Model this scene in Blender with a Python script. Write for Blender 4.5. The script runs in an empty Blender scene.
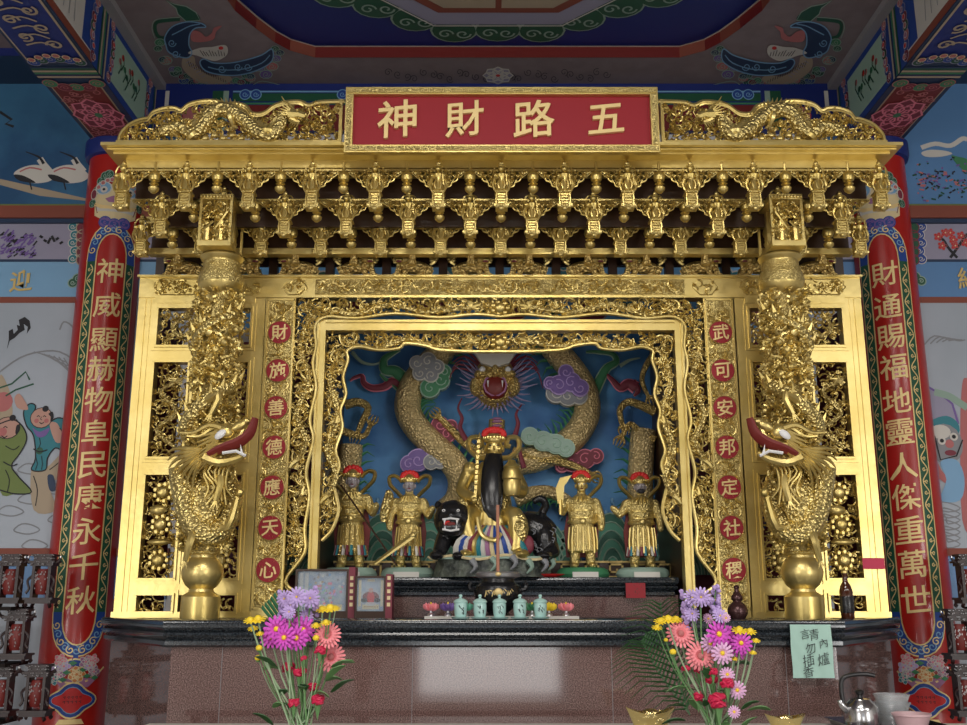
import bpy, math, random
from mathutils import Vector, Matrix, Euler
from mathutils.geometry import tessellate_polygon
PI = math.pi
col = bpy.context.scene.collection
PITCH = math.radians(13.3); F = 1007.0; CX, CZ = -.098, 1.6
def ray(px, py):
    dx = (px - 483.5) / F; dy = (362.5 - py) / F
    return Vector((dx, math.cos(PITCH) - dy * math.sin(PITCH), math.sin(PITCH) + dy * math.cos(PITCH)))
def P(px, py, Y):                      # where the plane y = Y is seen
    r = ray(px, py); t = Y / r.y
    return Vector((CX + r.x * t, Y, CZ + r.z * t))
def ZZ(py, Y): return P(483, py, Y).z
def PZ(px, py, z):                     # where the horizontal plane z is seen
    r = ray(px, py); t = (z - CZ) / r.z
    return Vector((CX + r.x * t, r.y * t, z))
def PX(px, py, x):                     # where the plane x is seen
    r = ray(px, py); t = (x - CX) / r.x
    return Vector((x, r.y * t, CZ + r.z * t))

# ---------------------------------------------------------------- materials
MATS = {}
def mat(name, color, rough=.5, metal=0., bump=None, scale=40., strength=.4, dist=.01, mix=None, mixscale=8., coat=0., trans=0., emit=0., spec=.5):
    if name in MATS: return MATS[name]
    m = bpy.data.materials.new(name); m.use_nodes = True
    nt = m.node_tree; b = nt.nodes['Principled BSDF']
    b.inputs['Base Color'].default_value = (*color, 1); b.inputs['Roughness'].default_value = rough
    b.inputs['Metallic'].default_value = metal; b.inputs['Coat Weight'].default_value = coat
    b.inputs['Coat Roughness'].default_value = .08
    b.inputs['Transmission Weight'].default_value = trans; b.inputs['IOR'].default_value = 1.12 if name == 'glass' else 1.5; b.inputs['Specular IOR Level'].default_value = spec
    tc = nt.nodes.new('ShaderNodeTexCoord')
    if emit:
        b.inputs['Emission Color'].default_value = (*color, 1); b.inputs['Emission Strength'].default_value = emit
    if mix:
        n = nt.nodes.new('ShaderNodeTexNoise'); n.inputs['Scale'].default_value = mixscale; n.inputs['Detail'].default_value = 5
        r = nt.nodes.new('ShaderNodeMix'); r.data_type = 'RGBA'
        ramp = nt.nodes.new('ShaderNodeMapRange'); ramp.inputs[1].default_value = .38; ramp.inputs[2].default_value = .62
        nt.links.new(tc.outputs['Object'], n.inputs['Vector']); nt.links.new(n.outputs['Fac'], ramp.inputs[0])
        nt.links.new(ramp.outputs[0], r.inputs[0])
        r.inputs[6].default_value = (*color, 1); r.inputs[7].default_value = (*mix, 1)
        nt.links.new(r.outputs[2], b.inputs['Base Color'])
    if bump:
        bp = nt.nodes.new('ShaderNodeBump'); bp.inputs['Strength'].default_value = strength; bp.inputs['Distance'].default_value = dist
        if bump == 'noise':
            t = nt.nodes.new('ShaderNodeTexNoise'); t.inputs['Detail'].default_value = 4; out = t.outputs['Fac']
        elif bump == 'voronoi':
            t = nt.nodes.new('ShaderNodeTexVoronoi'); out = t.outputs['Distance']
        elif bump == 'carve':
            t = nt.nodes.new('ShaderNodeTexNoise'); t.inputs['Detail'].default_value = 2; t.inputs['Distortion'].default_value = 2.6; out = t.outputs['Fac']
        t.inputs['Scale'].default_value = scale
        nt.links.new(tc.outputs['Object'], t.inputs['Vector']); nt.links.new(out, bp.inputs['Height'])
        nt.links.new(bp.outputs['Normal'], b.inputs['Normal'])
    MATS[name] = m; return m
GC = (.72, .57, .22)
mat('gold', GC, .33, .8, 'noise', 25, .15, .01, mix=(.62, .47, .15), mixscale=5)
mat('gold_carved', GC, .33, .85, 'carve', 45, .9, .012)
mat('gold_scale', GC, .32, .85, 'voronoi', 60, 1., .012)
mat('gold_brocade', GC, .34, .85, 'carve', 60, 1., .012)
mat('gold_leaf', (.86, .66, .30), .5, .3, 'noise', 60, .2, .004)
mat('gold_paint', (.66, .48, .17), .5, .25)
mat('dark_gold', (.66, .48, .17), .38, .75, 'voronoi', 75, 1., .01)
mat('brown_lacquer', (.045, .02, .010), .35, 0)
mat('red_lacquer', (.42, .014, .010), .28, 0, coat=.25)
mat('red_board', (.32, .008, .018), .6)
mat('red', (.6, .02, .02), .5); mat('dark_red', (.17, .015, .012), .5); mat('maroon', (.20, .03, .05), .6)
mat('pink', (.75, .22, .30), .6); mat('mauve', (.36, .16, .30), .6); mat('rose', (.48, .16, .16), .7)
mat('white', (.8, .8, .8), .5); mat('offwhite', (.62, .60, .55), .6); mat('cream', (.75, .62, .35), .6)
mat('black', (.012, .012, .014), .25); mat('ink', (.02, .02, .025), .7); mat('gray', (.25, .26, .28), .6)
mat('green', (.012, .09, .045), .45); mat('mid_green', (.05, .22, .10), .5); mat('pale_green', (.34, .50, .40), .6)
mat('sea_green', (.10, .36, .25), .45); mat('skyblue', (.16, .46, .85), .5); mat('sea_deep', (.03, .15, .10), .45); mat('sage', (.28, .40, .33), .6); mat('olive', (.16, .22, .06), .6)
mat('blue', (.015, .06, .30), .5); mat('royal', (.006, .02, .17), .5); mat('teal', (.02, .20, .25), .5)
mat('sky', (.08, .28, .55), .5, mix=(.035, .15, .40), mixscale=2.5); mat('lightblue', (.20, .40, .62), .5)
mat('navy', (.012, .035, .09), .5); mat('purple', (.17, .10, .34), .5); mat('lilac', (.50, .36, .70), .5); mat('lavender', (.32, .31, .42), .7)
mat('orange', (.62, .22, .06), .6); mat('brick', (.24, .06, .035), .6); mat('skin', (.52, .30, .24), .6); mat('tan', (.42, .34, .24), .6)
mat('yellow', (.85, .62, .03), .5); mat('magenta', (.62, .07, .52), .5); mat('crimson', (.55, .015, .07), .5); mat('salmon', (.85, .25, .28), .5)
mat('coil_gold', (.72, .55, .26), .4, .45, 'voronoi', 60, 1., .012); mat('dusk', (.30, .26, .42), .5); mat('gold_mail', GC, .36, .8, 'voronoi', 120, .8, .006); mat('gray_face', (.30, .27, .29), .45)
mat('mural_white', (.40, .45, .52), .35, mix=(.35, .40, .46), mixscale=1.2)
mat('mural_blue', (.045, .17, .32), .4, mix=(.02, .085, .20), mixscale=1.6)
mat('mural_azure', (.10, .24, .48), .4)
mat('plaster', (.235, .19, .20), .7, mix=(.21, .165, .175)); mat('gray_trim', (.30, .29, .30), .6)
mat('wall_paint', (.66, .64, .62), .8); mat('floor_stone', (.38, .35, .32), .4)
mat('steel', (.55, .55, .56), .2, 1.); mat('black_plastic', (.015, .015, .016), .3)
mat('celadon', (.42, .66, .62), .25, coat=.4); mat('amber_glass', (.06, .015, .005), .08, coat=.5)
mat('note_paper', (.42, .64, .56), .8, 0, 'noise', 14, .4, .01)
mat('clear_plastic', (.85, .88, .9), .15, trans=.75, spec=.5); mat('pink_plastic', (.80, .55, .58), .3, trans=.3)
mat('gold_foil', (.95, .78, .36), .14, 1., 'noise', 30, .8, .02)
mat('stem_green', (.12, .26, .09), .5); mat('leaf_green', (.03, .10, .03), .5); mat('pale_stem', (.30, .42, .25), .5)
mat('rosewood', (.022, .007, .007), .38); mat('shelf_wood', (.015, .010, .009), .7, spec=.2)
mat('glass', (.9, .95, 1), .03, trans=.9); mat('paper_blue', (.30, .38, .48), .5, mix=(.45, .48, .5), mixscale=25)
mat('incense', (.45, .20, .13), .8); mat('silver', (.6, .6, .62), .3, .8); mat('bronze', (.08, .035, .035), .25, .5)
def granite(name, c1, c2, c3, rough, scale):
    m = mat(name, c1, rough); nt = m.node_tree; b = nt.nodes['Principled BSDF']
    tc = nt.nodes.new('ShaderNodeTexCoord'); v = nt.nodes.new('ShaderNodeTexVoronoi'); v.inputs['Scale'].default_value = scale
    n = nt.nodes.new('ShaderNodeTexNoise'); n.inputs['Scale'].default_value = scale * .55; n.inputs['Detail'].default_value = 6
    r = nt.nodes.new('ShaderNodeValToRGB'); e = r.color_ramp.elements
    e[0].position = .36; e[0].color = (*c2, 1); e[1].position = .66; e[1].color = (*c3, 1)
    k = r.color_ramp.elements.new(.5); k.color = (*c1, 1)
    nt.links.new(tc.outputs['Object'], n.inputs['Vector']); nt.links.new(n.outputs['Fac'], r.inputs[0]); nt.links.new(r.outputs[0], b.inputs['Base Color'])
    b.inputs['Specular IOR Level'].default_value = .7
granite('red_granite', (.145, .082, .074), (.055, .03, .028), (.27, .175, .16), .06, 330)
granite('dark_granite', (.022, .028, .034), (.010, .012, .016), (.05, .06, .07), .12, 200)

# ---------------------------------------------------------------- mesh builder
def cat(pts, closed=False, n=5):
    p = [Vector(q) for q in pts]; out = []; L = len(p)
    rng = range(L if closed else L - 1)
    for i in rng:
        a = p[(i - 1) % L] if (closed or i > 0) else p[0]; b = p[i]; c = p[(i + 1) % L]
        d = p[(i + 2) % L] if (closed or i + 2 < L) else p[-1]
        for k in range(n):
            t = k / n
            out.append(.5 * ((2 * b) + (c - a) * t + (2 * a - 5 * b + 4 * c - d) * t * t + (3 * b - a - 3 * c + d) * t ** 3))
    if not closed: out.append(p[-1].copy())
    return out
class MB:
    def __init__(s): s.v = []; s.f = []; s.m = []; s.names = []; s.cur = 0
    def mt(s, name):
        if name not in s.names: s.names.append(name)
        s.cur = s.names.index(name); return s
    def face(s, idx): s.f.append(tuple(idx)); s.m.append(s.cur)
    def add(s, pts): b = len(s.v); s.v += [Vector(p) for p in pts]; return b
    def box(s, a, b):
        x0, y0, z0 = a; x1, y1, z1 = b
        i = s.add([(x0, y0, z0), (x1, y0, z0), (x1, y1, z0), (x0, y1, z0), (x0, y0, z1), (x1, y0, z1), (x1, y1, z1), (x0, y1, z1)])
        for q in ((0, 3, 2, 1), (4, 5, 6, 7), (0, 1, 5, 4), (1, 2, 6, 5), (2, 3, 7, 6), (3, 0, 4, 7)): s.face([i + k for k in q])
        return s
    def cbox(s, c, d): return s.box([c[k] - d[k] / 2 for k in range(3)], [c[k] + d[k] / 2 for k in range(3)])
    def prism(s, poly, depth):                    # poly: 3D outline, depth: 3D vector
        n = len(poly); d = Vector(depth); poly = [Vector(p) for p in poly]
        i = s.add(poly); j = s.add([p + d for p in poly])
        for t in tessellate_polygon([poly]):
            s.face([i + k for k in t]); s.face([j + k for k in reversed(t)])
        for k in range(n): s.face((i + k, i + (k + 1) % n, j + (k + 1) % n, j + k))
        return s
    def tube(s, pts, r, n=6, flat=1., closed=False, cap=True, up=None):
        pts = [Vector(p) for p in pts]; L = len(pts)
        if L < 2: return s
        R = r if callable(r) else ((lambda t, a=r: a) if not isinstance(r, (list, tuple)) else (lambda t, a=r: a[0] + (a[1] - a[0]) * t))
        nrm = Vector(up) if up else None; base = []
        for k, p in enumerate(pts):
            if closed: tg = pts[(k + 1) % L] - pts[k - 1]
            else: tg = pts[min(k + 1, L - 1)] - pts[max(k - 1, 0)]
            if tg.length < 1e-9: tg = Vector((0, 0, 1))
            tg.normalize()
            if nrm is None: nrm = tg.orthogonal()
            q = nrm - tg * nrm.dot(tg)
            nn = q.normalized() if q.length > 1e-6 else tg.orthogonal().normalized()
            if not up: nrm = nn
            bb = tg.cross(nn); rr = R(k / max(1, L - 1))
            base.append(s.add([p + (nn * math.cos(2 * PI * a / n) * flat + bb * math.sin(2 * PI * a / n)) * rr for a in range(n)]))
        for k in range(L if closed else L - 1):
            i, j = base[k], base[(k + 1) % L]
            for a in range(n): s.face((i + a, i + (a + 1) % n, j + (a + 1) % n, j + a))
        if cap and not closed: s.face([base[0] + a for a in reversed(range(n))]); s.face([base[-1] + a for a in range(n)])
        return s
    def lathe(s, prof, c, n=20, sx=1., sy=1.):
        c = Vector(c); base = [s.add([c + Vector((r * sx * math.cos(2 * PI * a / n), r * sy * math.sin(2 * PI * a / n), z)) for a in range(n)]) for r, z in prof]
        for k in range(len(prof) - 1):
            i, j = base[k], base[k + 1]
            for a in range(n): s.face((i + a, i + (a + 1) % n, j + (a + 1) % n, j + a))
        s.face([base[0] + a for a in reversed(range(n))]); s.face([base[-1] + a for a in range(n)]); return s
    def ell(s, c, r, rot=None, seg=8, rings=6):
        c = Vector(c); r = (r, r, r) if not isinstance(r, (tuple, list)) else r
        M = Euler(rot).to_matrix() if rot else Matrix.Identity(3)
        base = []
        for k in range(1, rings):
            ph = PI * k / rings
            base.append(s.add([c + M @ Vector((r[0] * math.sin(ph) * math.cos(2 * PI * a / seg), r[1] * math.sin(ph) * math.sin(2 * PI * a / seg), r[2] * math.cos(ph))) for a in range(seg)]))
        t = s.add([c + M @ Vector((0, 0, r[2]))]); b = s.add([c + M @ Vector((0, 0, -r[2]))])
        for k in range(len(base) - 1):
            i, j = base[k], base[k + 1]
            for a in range(seg): s.face((i + a, j + a, j + (a + 1) % seg, i + (a + 1) % seg))
        for a in range(seg):
            s.face((t, base[0] + a, base[0] + (a + 1) % seg)); s.face((b, base[-1] + (a + 1) % seg, base[-1] + a))
        return s
    def cone(s, a, b, r, n=5, flat=1.): return s.tube([a, (Vector(a) + Vector(b)) / 2, b], lambda t: r * (1 - t) + 1e-4, n, flat)
    def build(s, name, parent=None, smooth=True, loc=None, angle=40, remesh=0):
        o = Vector(loc) if loc is not None else (WL[parent.name] if parent is not None else Vector((0, 0, 0)))
        me = bpy.data.meshes.new(name); me.from_pydata([tuple(v - o) for v in s.v], [], s.f)
        for nm in s.names: me.materials.append(MATS[nm])
        if len(s.names) > 1: me.polygons.foreach_set('material_index', s.m)
        if remesh:
            t = bpy.data.objects.new('tmp', me); col.objects.link(t)
            md = t.modifiers.new('r', 'REMESH'); md.mode = 'VOXEL'; md.voxel_size = remesh
            sm = t.modifiers.new('s', 'SMOOTH'); sm.iterations = 2
            m2 = bpy.data.meshes.new_from_object(t.evaluated_get(bpy.context.evaluated_depsgraph_get()))
            bpy.data.objects.remove(t); me = m2; me.name = name
            if not me.materials:
                for nm in s.names: me.materials.append(MATS[nm])
        if smooth and me.polygons:
            me.polygons.foreach_set('use_smooth', [True] * len(me.polygons)); me.set_sharp_from_angle(angle=math.radians(angle))
        me.update(); ob = bpy.data.objects.new(name, me); col.objects.link(ob)
        if parent is not None: ob.parent = parent; WL[ob.name] = o.copy()
        else: ob.location = o; WL[ob.name] = o.copy()
        return ob
WL = {}
def tag(o, label=None, c=None, group=None, kind=None):
    if label: o['label'] = label
    if c: o['category'] = c
    if group: o['group'] = group
    if kind: o['kind'] = kind
    return o
def thing(name, label, c, loc=(0, 0, 0), group=None):
    o = bpy.data.objects.new(name, None); col.objects.link(o); o.location = loc; o.empty_display_size = .05
    WL[o.name] = Vector(loc); return tag(o, label, c, group)
def dup(root, loc, label=None, rot=None, scale=None, parent=None):
    def rec(o, par):
        c = o.copy(); col.objects.link(c); c.parent = par
        for ch in list(o.children): rec(ch, c)
        return c
    r = rec(root, parent); r.location = loc; WL[r.name] = Vector(loc)
    if label: r['label'] = label
    if rot is not None: r.rotation_euler = rot
    if scale is not None: r.scale = scale
    return r
ORD = ['first', 'second', 'third', 'fourth', 'fifth', 'sixth', 'seventh', 'eighth', 'ninth', 'tenth', 'eleventh', 'twelfth', 'thirteenth']

# ---------------------------------------------------------------- lettering
_T = {}
def glyph(ch, offset=.012):
    if (ch, offset) in _T: return _T[(ch, offset)]
    c = bpy.data.curves.new('t', 'FONT'); c.body = ch; c.size = 1; c.offset = offset; c.resolution_u = 2; c.fill_mode = 'FRONT'
    o = bpy.data.objects.new('t', c); col.objects.link(o)
    me = bpy.data.meshes.new_from_object(o.evaluated_get(bpy.context.evaluated_depsgraph_get()))
    vs = [(v.co.x, v.co.y) for v in me.vertices]; fs = [tuple(p.vertices) for p in me.polygons]
    bpy.data.objects.remove(o)
    cx = (min(v[0] for v in vs) + max(v[0] for v in vs)) / 2; cy = (min(v[1] for v in vs) + max(v[1] for v in vs)) / 2
    s = max(max(v[0] for v in vs) - min(v[0] for v in vs), max(v[1] for v in vs) - min(v[1] for v in vs)) or 1
    vs = [((x - cx) / s, (y - cy) / s) for x, y in vs]
    _T[(ch, offset)] = (vs, fs); return vs, fs
def put_glyph(mb, ch, mp, u, v, size, thick=.004, slant=.10, w0=0., wide=1., rot=0., bold=.012, sub=0):
    vs, fs = glyph(ch, bold); f = []
    for x, y in vs:
        y2 = y + slant * x
        x2, y2 = x * wide * math.cos(rot) - y2 * math.sin(rot), x * wide * math.sin(rot) + y2 * math.cos(rot)
        f.append((u + x2 * size, v + y2 * size))
    i = mb.add([mp(a, b, w0 + thick) for a, b in f]); j = mb.add([mp(a, b, w0) for a, b in f])
    edges = {}
    for t in fs:
        if sub:
            st = [[Vector((*f[t[0]], 0)), Vector((*f[t[k]], 0)), Vector((*f[t[k + 1]], 0))] for k in range(1, len(t) - 1)]
            while st:
                T = st.pop(); e = [(T[k] - T[k - 2]).length for k in range(3)]; k = e.index(max(e))
                if e[k] > sub:
                    a, b, c = T[k], T[k - 2], T[k - 1]; mid = (a + b) / 2; st += [[a, mid, c], [mid, b, c]]
                else: q = mb.add([mp(v.x, v.y, w0 + thick) for v in T]); mb.face((q, q + 1, q + 2))
        else: mb.face([i + k for k in t])
        for k in range(len(t)):
            e = (t[k], t[(k + 1) % len(t)]); edges[e] = 1
    for (a, b) in edges:
        if (b, a) not in edges: mb.face((i + a, j + a, j + b, i + b))

# ---------------------------------------------------------------- flat painting on a surface
def plane(O, U, V, N):
    O, U, V, N = Vector(O), Vector(U), Vector(V), Vector(N)
    return lambda u, v, w=0.: O + U * u + V * v + N * w
class Paint:
    """thin coats of paint on a surface given by a map (u, v, height)"""
    def __init__(s, mp, lift=.0015, sub=0): s.mp = mp; s.mb = MB(); s.l = 1; s.lift = lift; s.sub = sub; s.n = 0
    def up(s): s.l += 1; return s
    def h(s, layer, e=0): s.n += 1; return s.lift * ((layer or s.l) + e) + s.n * 5e-6
    def sp(s, m, pts, layer=None): return s.poly(m, [(p.x, p.y) for p in cat([(a, b, 0) for a, b in pts], True, 4)], layer)
    def poly(s, m, pts, layer=None):
        w = s.h(layer); s.mb.mt(m); p3 = [Vector((a, b, 0)) for a, b in pts]
        if s.sub:
            st = [[p3[k] for k in t] for t in tessellate_polygon([p3])]
            while st:
                T = st.pop(); e = [(T[k] - T[k - 2]).length for k in range(3)]; k = e.index(max(e))
                if e[k] > s.sub:
                    a, b, c = T[k], T[k - 2], T[k - 1]; mid = (a + b) / 2; st += [[a, mid, c], [mid, b, c]]
                else: i = s.mb.add([s.mp(q.x, q.y, w) for q in T]); s.mb.face((i, i + 1, i + 2))
            return s
        i = s.mb.add([s.mp(a, b, w) for a, b in pts])
        for t in tessellate_polygon([p3]): s.mb.face([i + k for k in t])
        return s
    def grid(s, m, u0, u1, v0, v1, nu=1, nv=1, layer=None):
        w = s.h(layer); s.mb.mt(m)
        i = s.mb.add([s.mp(u0 + (u1 - u0) * a / nu, v0 + (v1 - v0) * b / nv, w) for b in range(nv + 1) for a in range(nu + 1)])
        for b in range(nv):
            for a in range(nu):
                k = i + b * (nu + 1) + a; s.mb.face((k, k + 1, k + nu + 2, k + nu + 1))
        return s
    def line(s, m, pts, wd, closed=False, smooth=0, layer=None, taper=False):
        if smooth: pts = [(p.x, p.y) for p in cat([(a, b, 0) for a, b in pts], closed, smooth)]
        w = s.h(layer, .5); s.mb.mt(m); L = len(pts); b = []
        for k, (x, y) in enumerate(pts):
            if closed: x0, y0 = pts[k - 1]; x1, y1 = pts[(k + 1) % L]
            else: x0, y0 = pts[max(k - 1, 0)]; x1, y1 = pts[min(k + 1, L - 1)]
            dx, dy = x1 - x0, y1 - y0; l = math.hypot(dx, dy) or 1; h = wd / 2 * (1 - .8 * k / L if taper else 1)
            b.append(s.mb.add([s.mp(x - dy / l * h, y + dx / l * h, w), s.mp(x + dy / l * h, y - dx / l * h, w)]))
        for k in range(L if closed else L - 1):
            i, j = b[k], b[(k + 1) % L]; s.mb.face((i, i + 1, j + 1, j))
        return s
    def disc(s, m, u, v, r, ry=None, n=16, layer=None, out=None, ow=.004):
        ry = ry or r; pts = [(u + r * math.cos(2 * PI * a / n), v + ry * math.sin(2 * PI * a / n)) for a in range(n)]
        s.poly(m, pts, layer)
        if out: s.line(out, pts, ow, True, layer=layer)
        return s
    def spiral(s, m, u, v, r, wd, turns=1.4, a0=0., sgn=1, layer=None):
        n = 16; return s.line(m, [(u + r * (1 - .8 * k / n) * math.cos(a0 + sgn * 2 * PI * turns * k / n), v + r * (1 - .8 * k / n) * math.sin(a0 + sgn * 2 * PI * turns * k / n)) for k in range(n + 1)], wd, layer=layer)
    def cloud(s, m, lm, lobes, wd=.006):
        """lobes: list of (u, v, r): overlapping discs outlined in a pale line with a curl in each"""
        for u, v, r in lobes: s.disc(lm, u, v, r + wd, layer=s.l)
        for u, v, r in lobes: s.disc(m, u, v, r, layer=s.l + .3)
        for i, (u, v, r) in enumerate(lobes): s.spiral(lm, u, v, r * .62, wd * .8, 1.3, i * 1.3, 1 if i % 2 else -1, layer=s.l + .4)
        return s
    def flower(s, m, lm, u, v, r, n=8, ctr='yellow', asp=1.):
        for ring, (ra, k0) in enumerate(((1, 0), (.62, .5))):
            for k in range(n):
                a = 2 * PI * (k + k0) / n; c, d = math.cos(a), math.sin(a) * asp; R = r * ra; q = .36 * R
                pts = [(u + c * R * t - d * q * wv / asp, v + d * R * t + c * q * wv * asp) for t, wv in ((.15, 0), (.5, 1), (.8, .8), (1, 0), (.8, -.8), (.5, -1))]
                s.poly(m, pts, s.l + ring * .5); s.line(lm, pts, r * .09, True, layer=s.l + ring * .5)
        s.disc(ctr, u, v, r * .16, r * .16 * asp, 8, s.l + 1.2); return s
    def vine(s, m, u0, v0, u1, v1, amp, waves, wd):
        """scrolling vine from one point to another"""
        n = waves * 10; dx, dy = u1 - u0, v1 - v0; L = math.hypot(dx, dy); nx, ny = -dy / L, dx / L
        s.line(m, [(u0 + dx * k / n + nx * amp * math.sin(PI * k / 5), v0 + dy * k / n + ny * amp * math.sin(PI * k / 5)) for k in range(n + 1)], wd)
        for k in range(waves * 2):
            t = (k + .5) / (waves * 2); sg = 1 if k % 2 else -1
            s.spiral(m, u0 + dx * t + nx * amp * .25 * sg, v0 + dy * t + ny * amp * .25 * sg, amp * .62, wd * .8, 1.1, sg * 1.2, sg)
            s.disc(m, u0 + dx * t - nx * amp * .55 * sg, v0 + dy * t - ny * amp * .55 * sg, amp * .22, n=6)
        return s
    def build(s, name, parent): return s.mb.build(name, parent, smooth=False)

# ---------------------------------------------------------------- carving
def curls(mb, inside, bb, y, depth, cell, r, rng, leaf=.5, n=5, steps=9, blob=.2, mp=None):
    """an openwork of scrolling stems, leaves and berries filling a region of the x-z plane"""
    x0, z0, x1, z1 = bb; mp = mp or (lambda a, b, w: Vector((a, y + w, b)))
    nx = max(1, round((x1 - x0) / cell)); nz = max(1, round((z1 - z0) / cell))
    for i in range(nx):
        for j in range(nz):
            x = x0 + (i + rng.random()) * (x1 - x0) / nx; z = z0 + (j + rng.random()) * (z1 - z0) / nz
            if not inside(x, z): continue
            a = rng.uniform(0, 2 * PI); k = rng.choice((-1, 1)) * rng.uniform(.18, .42); st = cell * rng.uniform(.24, .36); w = rng.uniform(-depth, 0)
            pts = []
            for t in range(steps):
                if not inside(x, z): break
                pts.append(mp(x, z, w)); x += math.cos(a) * st; z += math.sin(a) * st; a += k * (1 + t * .16); w += rng.uniform(-.2, .2) * depth
                w = min(0, max(-depth, w))
                if rng.random() < leaf * .5:
                    b = a + rng.choice((-1, 1)) * rng.uniform(.6, 1.3); lx, lz = x + math.cos(b) * cell * .28, z + math.sin(b) * cell * .28
                    if inside(lx, lz): mb.tube([mp(x, z, w), mp((x + lx) / 2, (z + lz) / 2, w - r), mp(lx, lz, w)], lambda t: r * (.5 + 1.9 * math.sin(PI * min(1, t * .9 + .05))) * .75, 5, .6)
            if len(pts) > 2:
                mb.tube(cat(pts, n=2), lambda t: r * (1.15 - .6 * t), n)
            if rng.random() < blob and inside(x, z):
                c = mp(x, z, w - r * .6); R = r * 1.6
                mb.ell(c, (R * .7, R * .7, R * .7), seg=6, rings=4)
                for q in range(5):
                    g = 2 * PI * q / 5; mb.ell(mp(x + math.cos(g) * R, z + math.sin(g) * R, w), (R * .6, R * .45, R * .6), seg=6, rings=4)
def dragon(mb, pts, r, fin=(0, -1, 0), head=True, legs=(), n=10, spines=True, rmin=.3, mats=('gold_scale', 'gold'), side=(0, 0, 1)):
    """snake-like dragon along pts; the head at the last point"""
    p = cat(pts, n=6); L = len(p)
    mb.mt(mats[0]).tube(p, lambda t: r * (rmin + (1 - rmin) * math.sin(PI * min(1, .15 + t * .72)) ** .7), n)
    mb.mt(mats[1])
    if spines:
        for k in range(2, L - 2):
            tg = (p[k + 1] - p[k - 1]).normalized(); f = Vector(fin); up = tg.cross(f).normalized()
            if up.length < .1: continue
            if up.z < 0: up = -up
            rr = r * (rmin + (1 - rmin) * math.sin(PI * min(1, .15 + k / L * .72)) ** .7)
            mb.cone(p[k] + up * rr * .8, p[k] + up * rr * 1.75 - tg * rr * .5, rr * .3, 4)
    if head:
        h = p[-1]; tg = (p[-1] - p[-4]).normalized(); s = Vector(side)
        dragon_head(mb, h, tg, r * 1.15)
    for (k, d) in legs:
        q = p[int(k * (L - 1))]; d = Vector(d); e = q + d * .55 + Vector((0, -.3 * d.length, 0)); f = q + d
        mb.tube(cat([q, e, f], n=3), lambda t: r * (.6 - .3 * t), 6)
        for c in (-1, -.3, .4, 1):
            w = d.cross(Vector((0, 1, 0))).normalized() * c * r * .6
            mb.cone(f, f + d.normalized() * r * .9 + w + Vector((0, -r * .3, 0)), r * .2, 4)
def dragon_head(mb, h, tg, r, open_=.35):
    f = tg.normalized(); up = Vector((0, 0, 1)) - f * f.z
    if up.length < .3: up = Vector((-f.z, 0, f.x))
    up.normalize(); sd = f.cross(up)
    def g(a, b, c): return h + f * a * r + up * b * r + sd * c * r
    mb.tube([g(-.3, .1, 0), g(.6, .3, 0), g(1.3, .5, 0), g(2.1, .45, 0), g(2.4, .5, 0)], lambda t: r * (1.05 - .55 * t), 8, 1)
    mb.tube([g(.2, -.5, 0), g(1., -.75, 0), g(1.8, -.75, 0)], lambda t: r * (.6 - .3 * t), 7)
    mb.ell(g(2.3, .75, 0), r * .38, seg=7, rings=5)
    for c in (-1, 1):
        mb.ell(g(1.0, 1.0, c * .55), r * .3, seg=6, rings=5)
        mb.tube([g(.4, .9, c * .4), g(-.6, 1.7, c * .6), g(-1.4, 1.9, c * .8), g(-2., 2.5, c * .9)], lambda t: r * .24 * (1 - .7 * t), 5)
        mb.tube([g(2.2, .4, c * .3), g(2.9, 0, c * .8), g(3.2, .8, c * 1.1), g(2.8, 1.5, c * 1.2)], lambda t: r * .1 * (1 - .5 * t), 4)
        for q in range(5):
            an = q * .45 - .9
            mb.cone(g(-.1, .2 + an * .5, c * .8), g(-1.5 - .3 * math.cos(an), .2 + an * 1.5, c * 1.5), r * .22, 4, .6)
        for q in range(3): mb.cone(g(1.1 + q * .4, -.1, c * .3), g(1.1 + q * .4, -.45, c * .3), r * .1, 4)
    for q in range(4): mb.cone(g(.6 + q * .35, -.9, 0), g(.2 + q * .4, -1.8, 0), r * .16, 4)
def inbox(x0, z0, x1, z1): return lambda x, z: x0 <= x <= x1 and z0 <= z <= z1
def inpoly(poly):
    def f(x, y):
        c = False; j = len(poly) - 1
        for i in range(len(poly)):
            xi, yi = poly[i]; xj, yj = poly[j]
            if (yi > y) != (yj > y) and x < (xj - xi) * (y - yi) / (yj - yi) + xi: c = not c
            j = i
        return c
    return f
def mirror(mb):
    """adds the mirror image in x = 0"""
    n = len(mb.v); mb.v += [Vector((-v.x, v.y, v.z)) for v in mb.v[:n]]
    k = len(mb.f)
    for i in range(k): mb.f.append(tuple(n + q for q in reversed(mb.f[i]))); mb.m.append(mb.m[i])
def flipx(mb):
    mb.v = [Vector((-v.x, v.y, v.z)) for v in mb.v]; mb.f = [tuple(reversed(q)) for q in mb.f]; return mb

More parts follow.
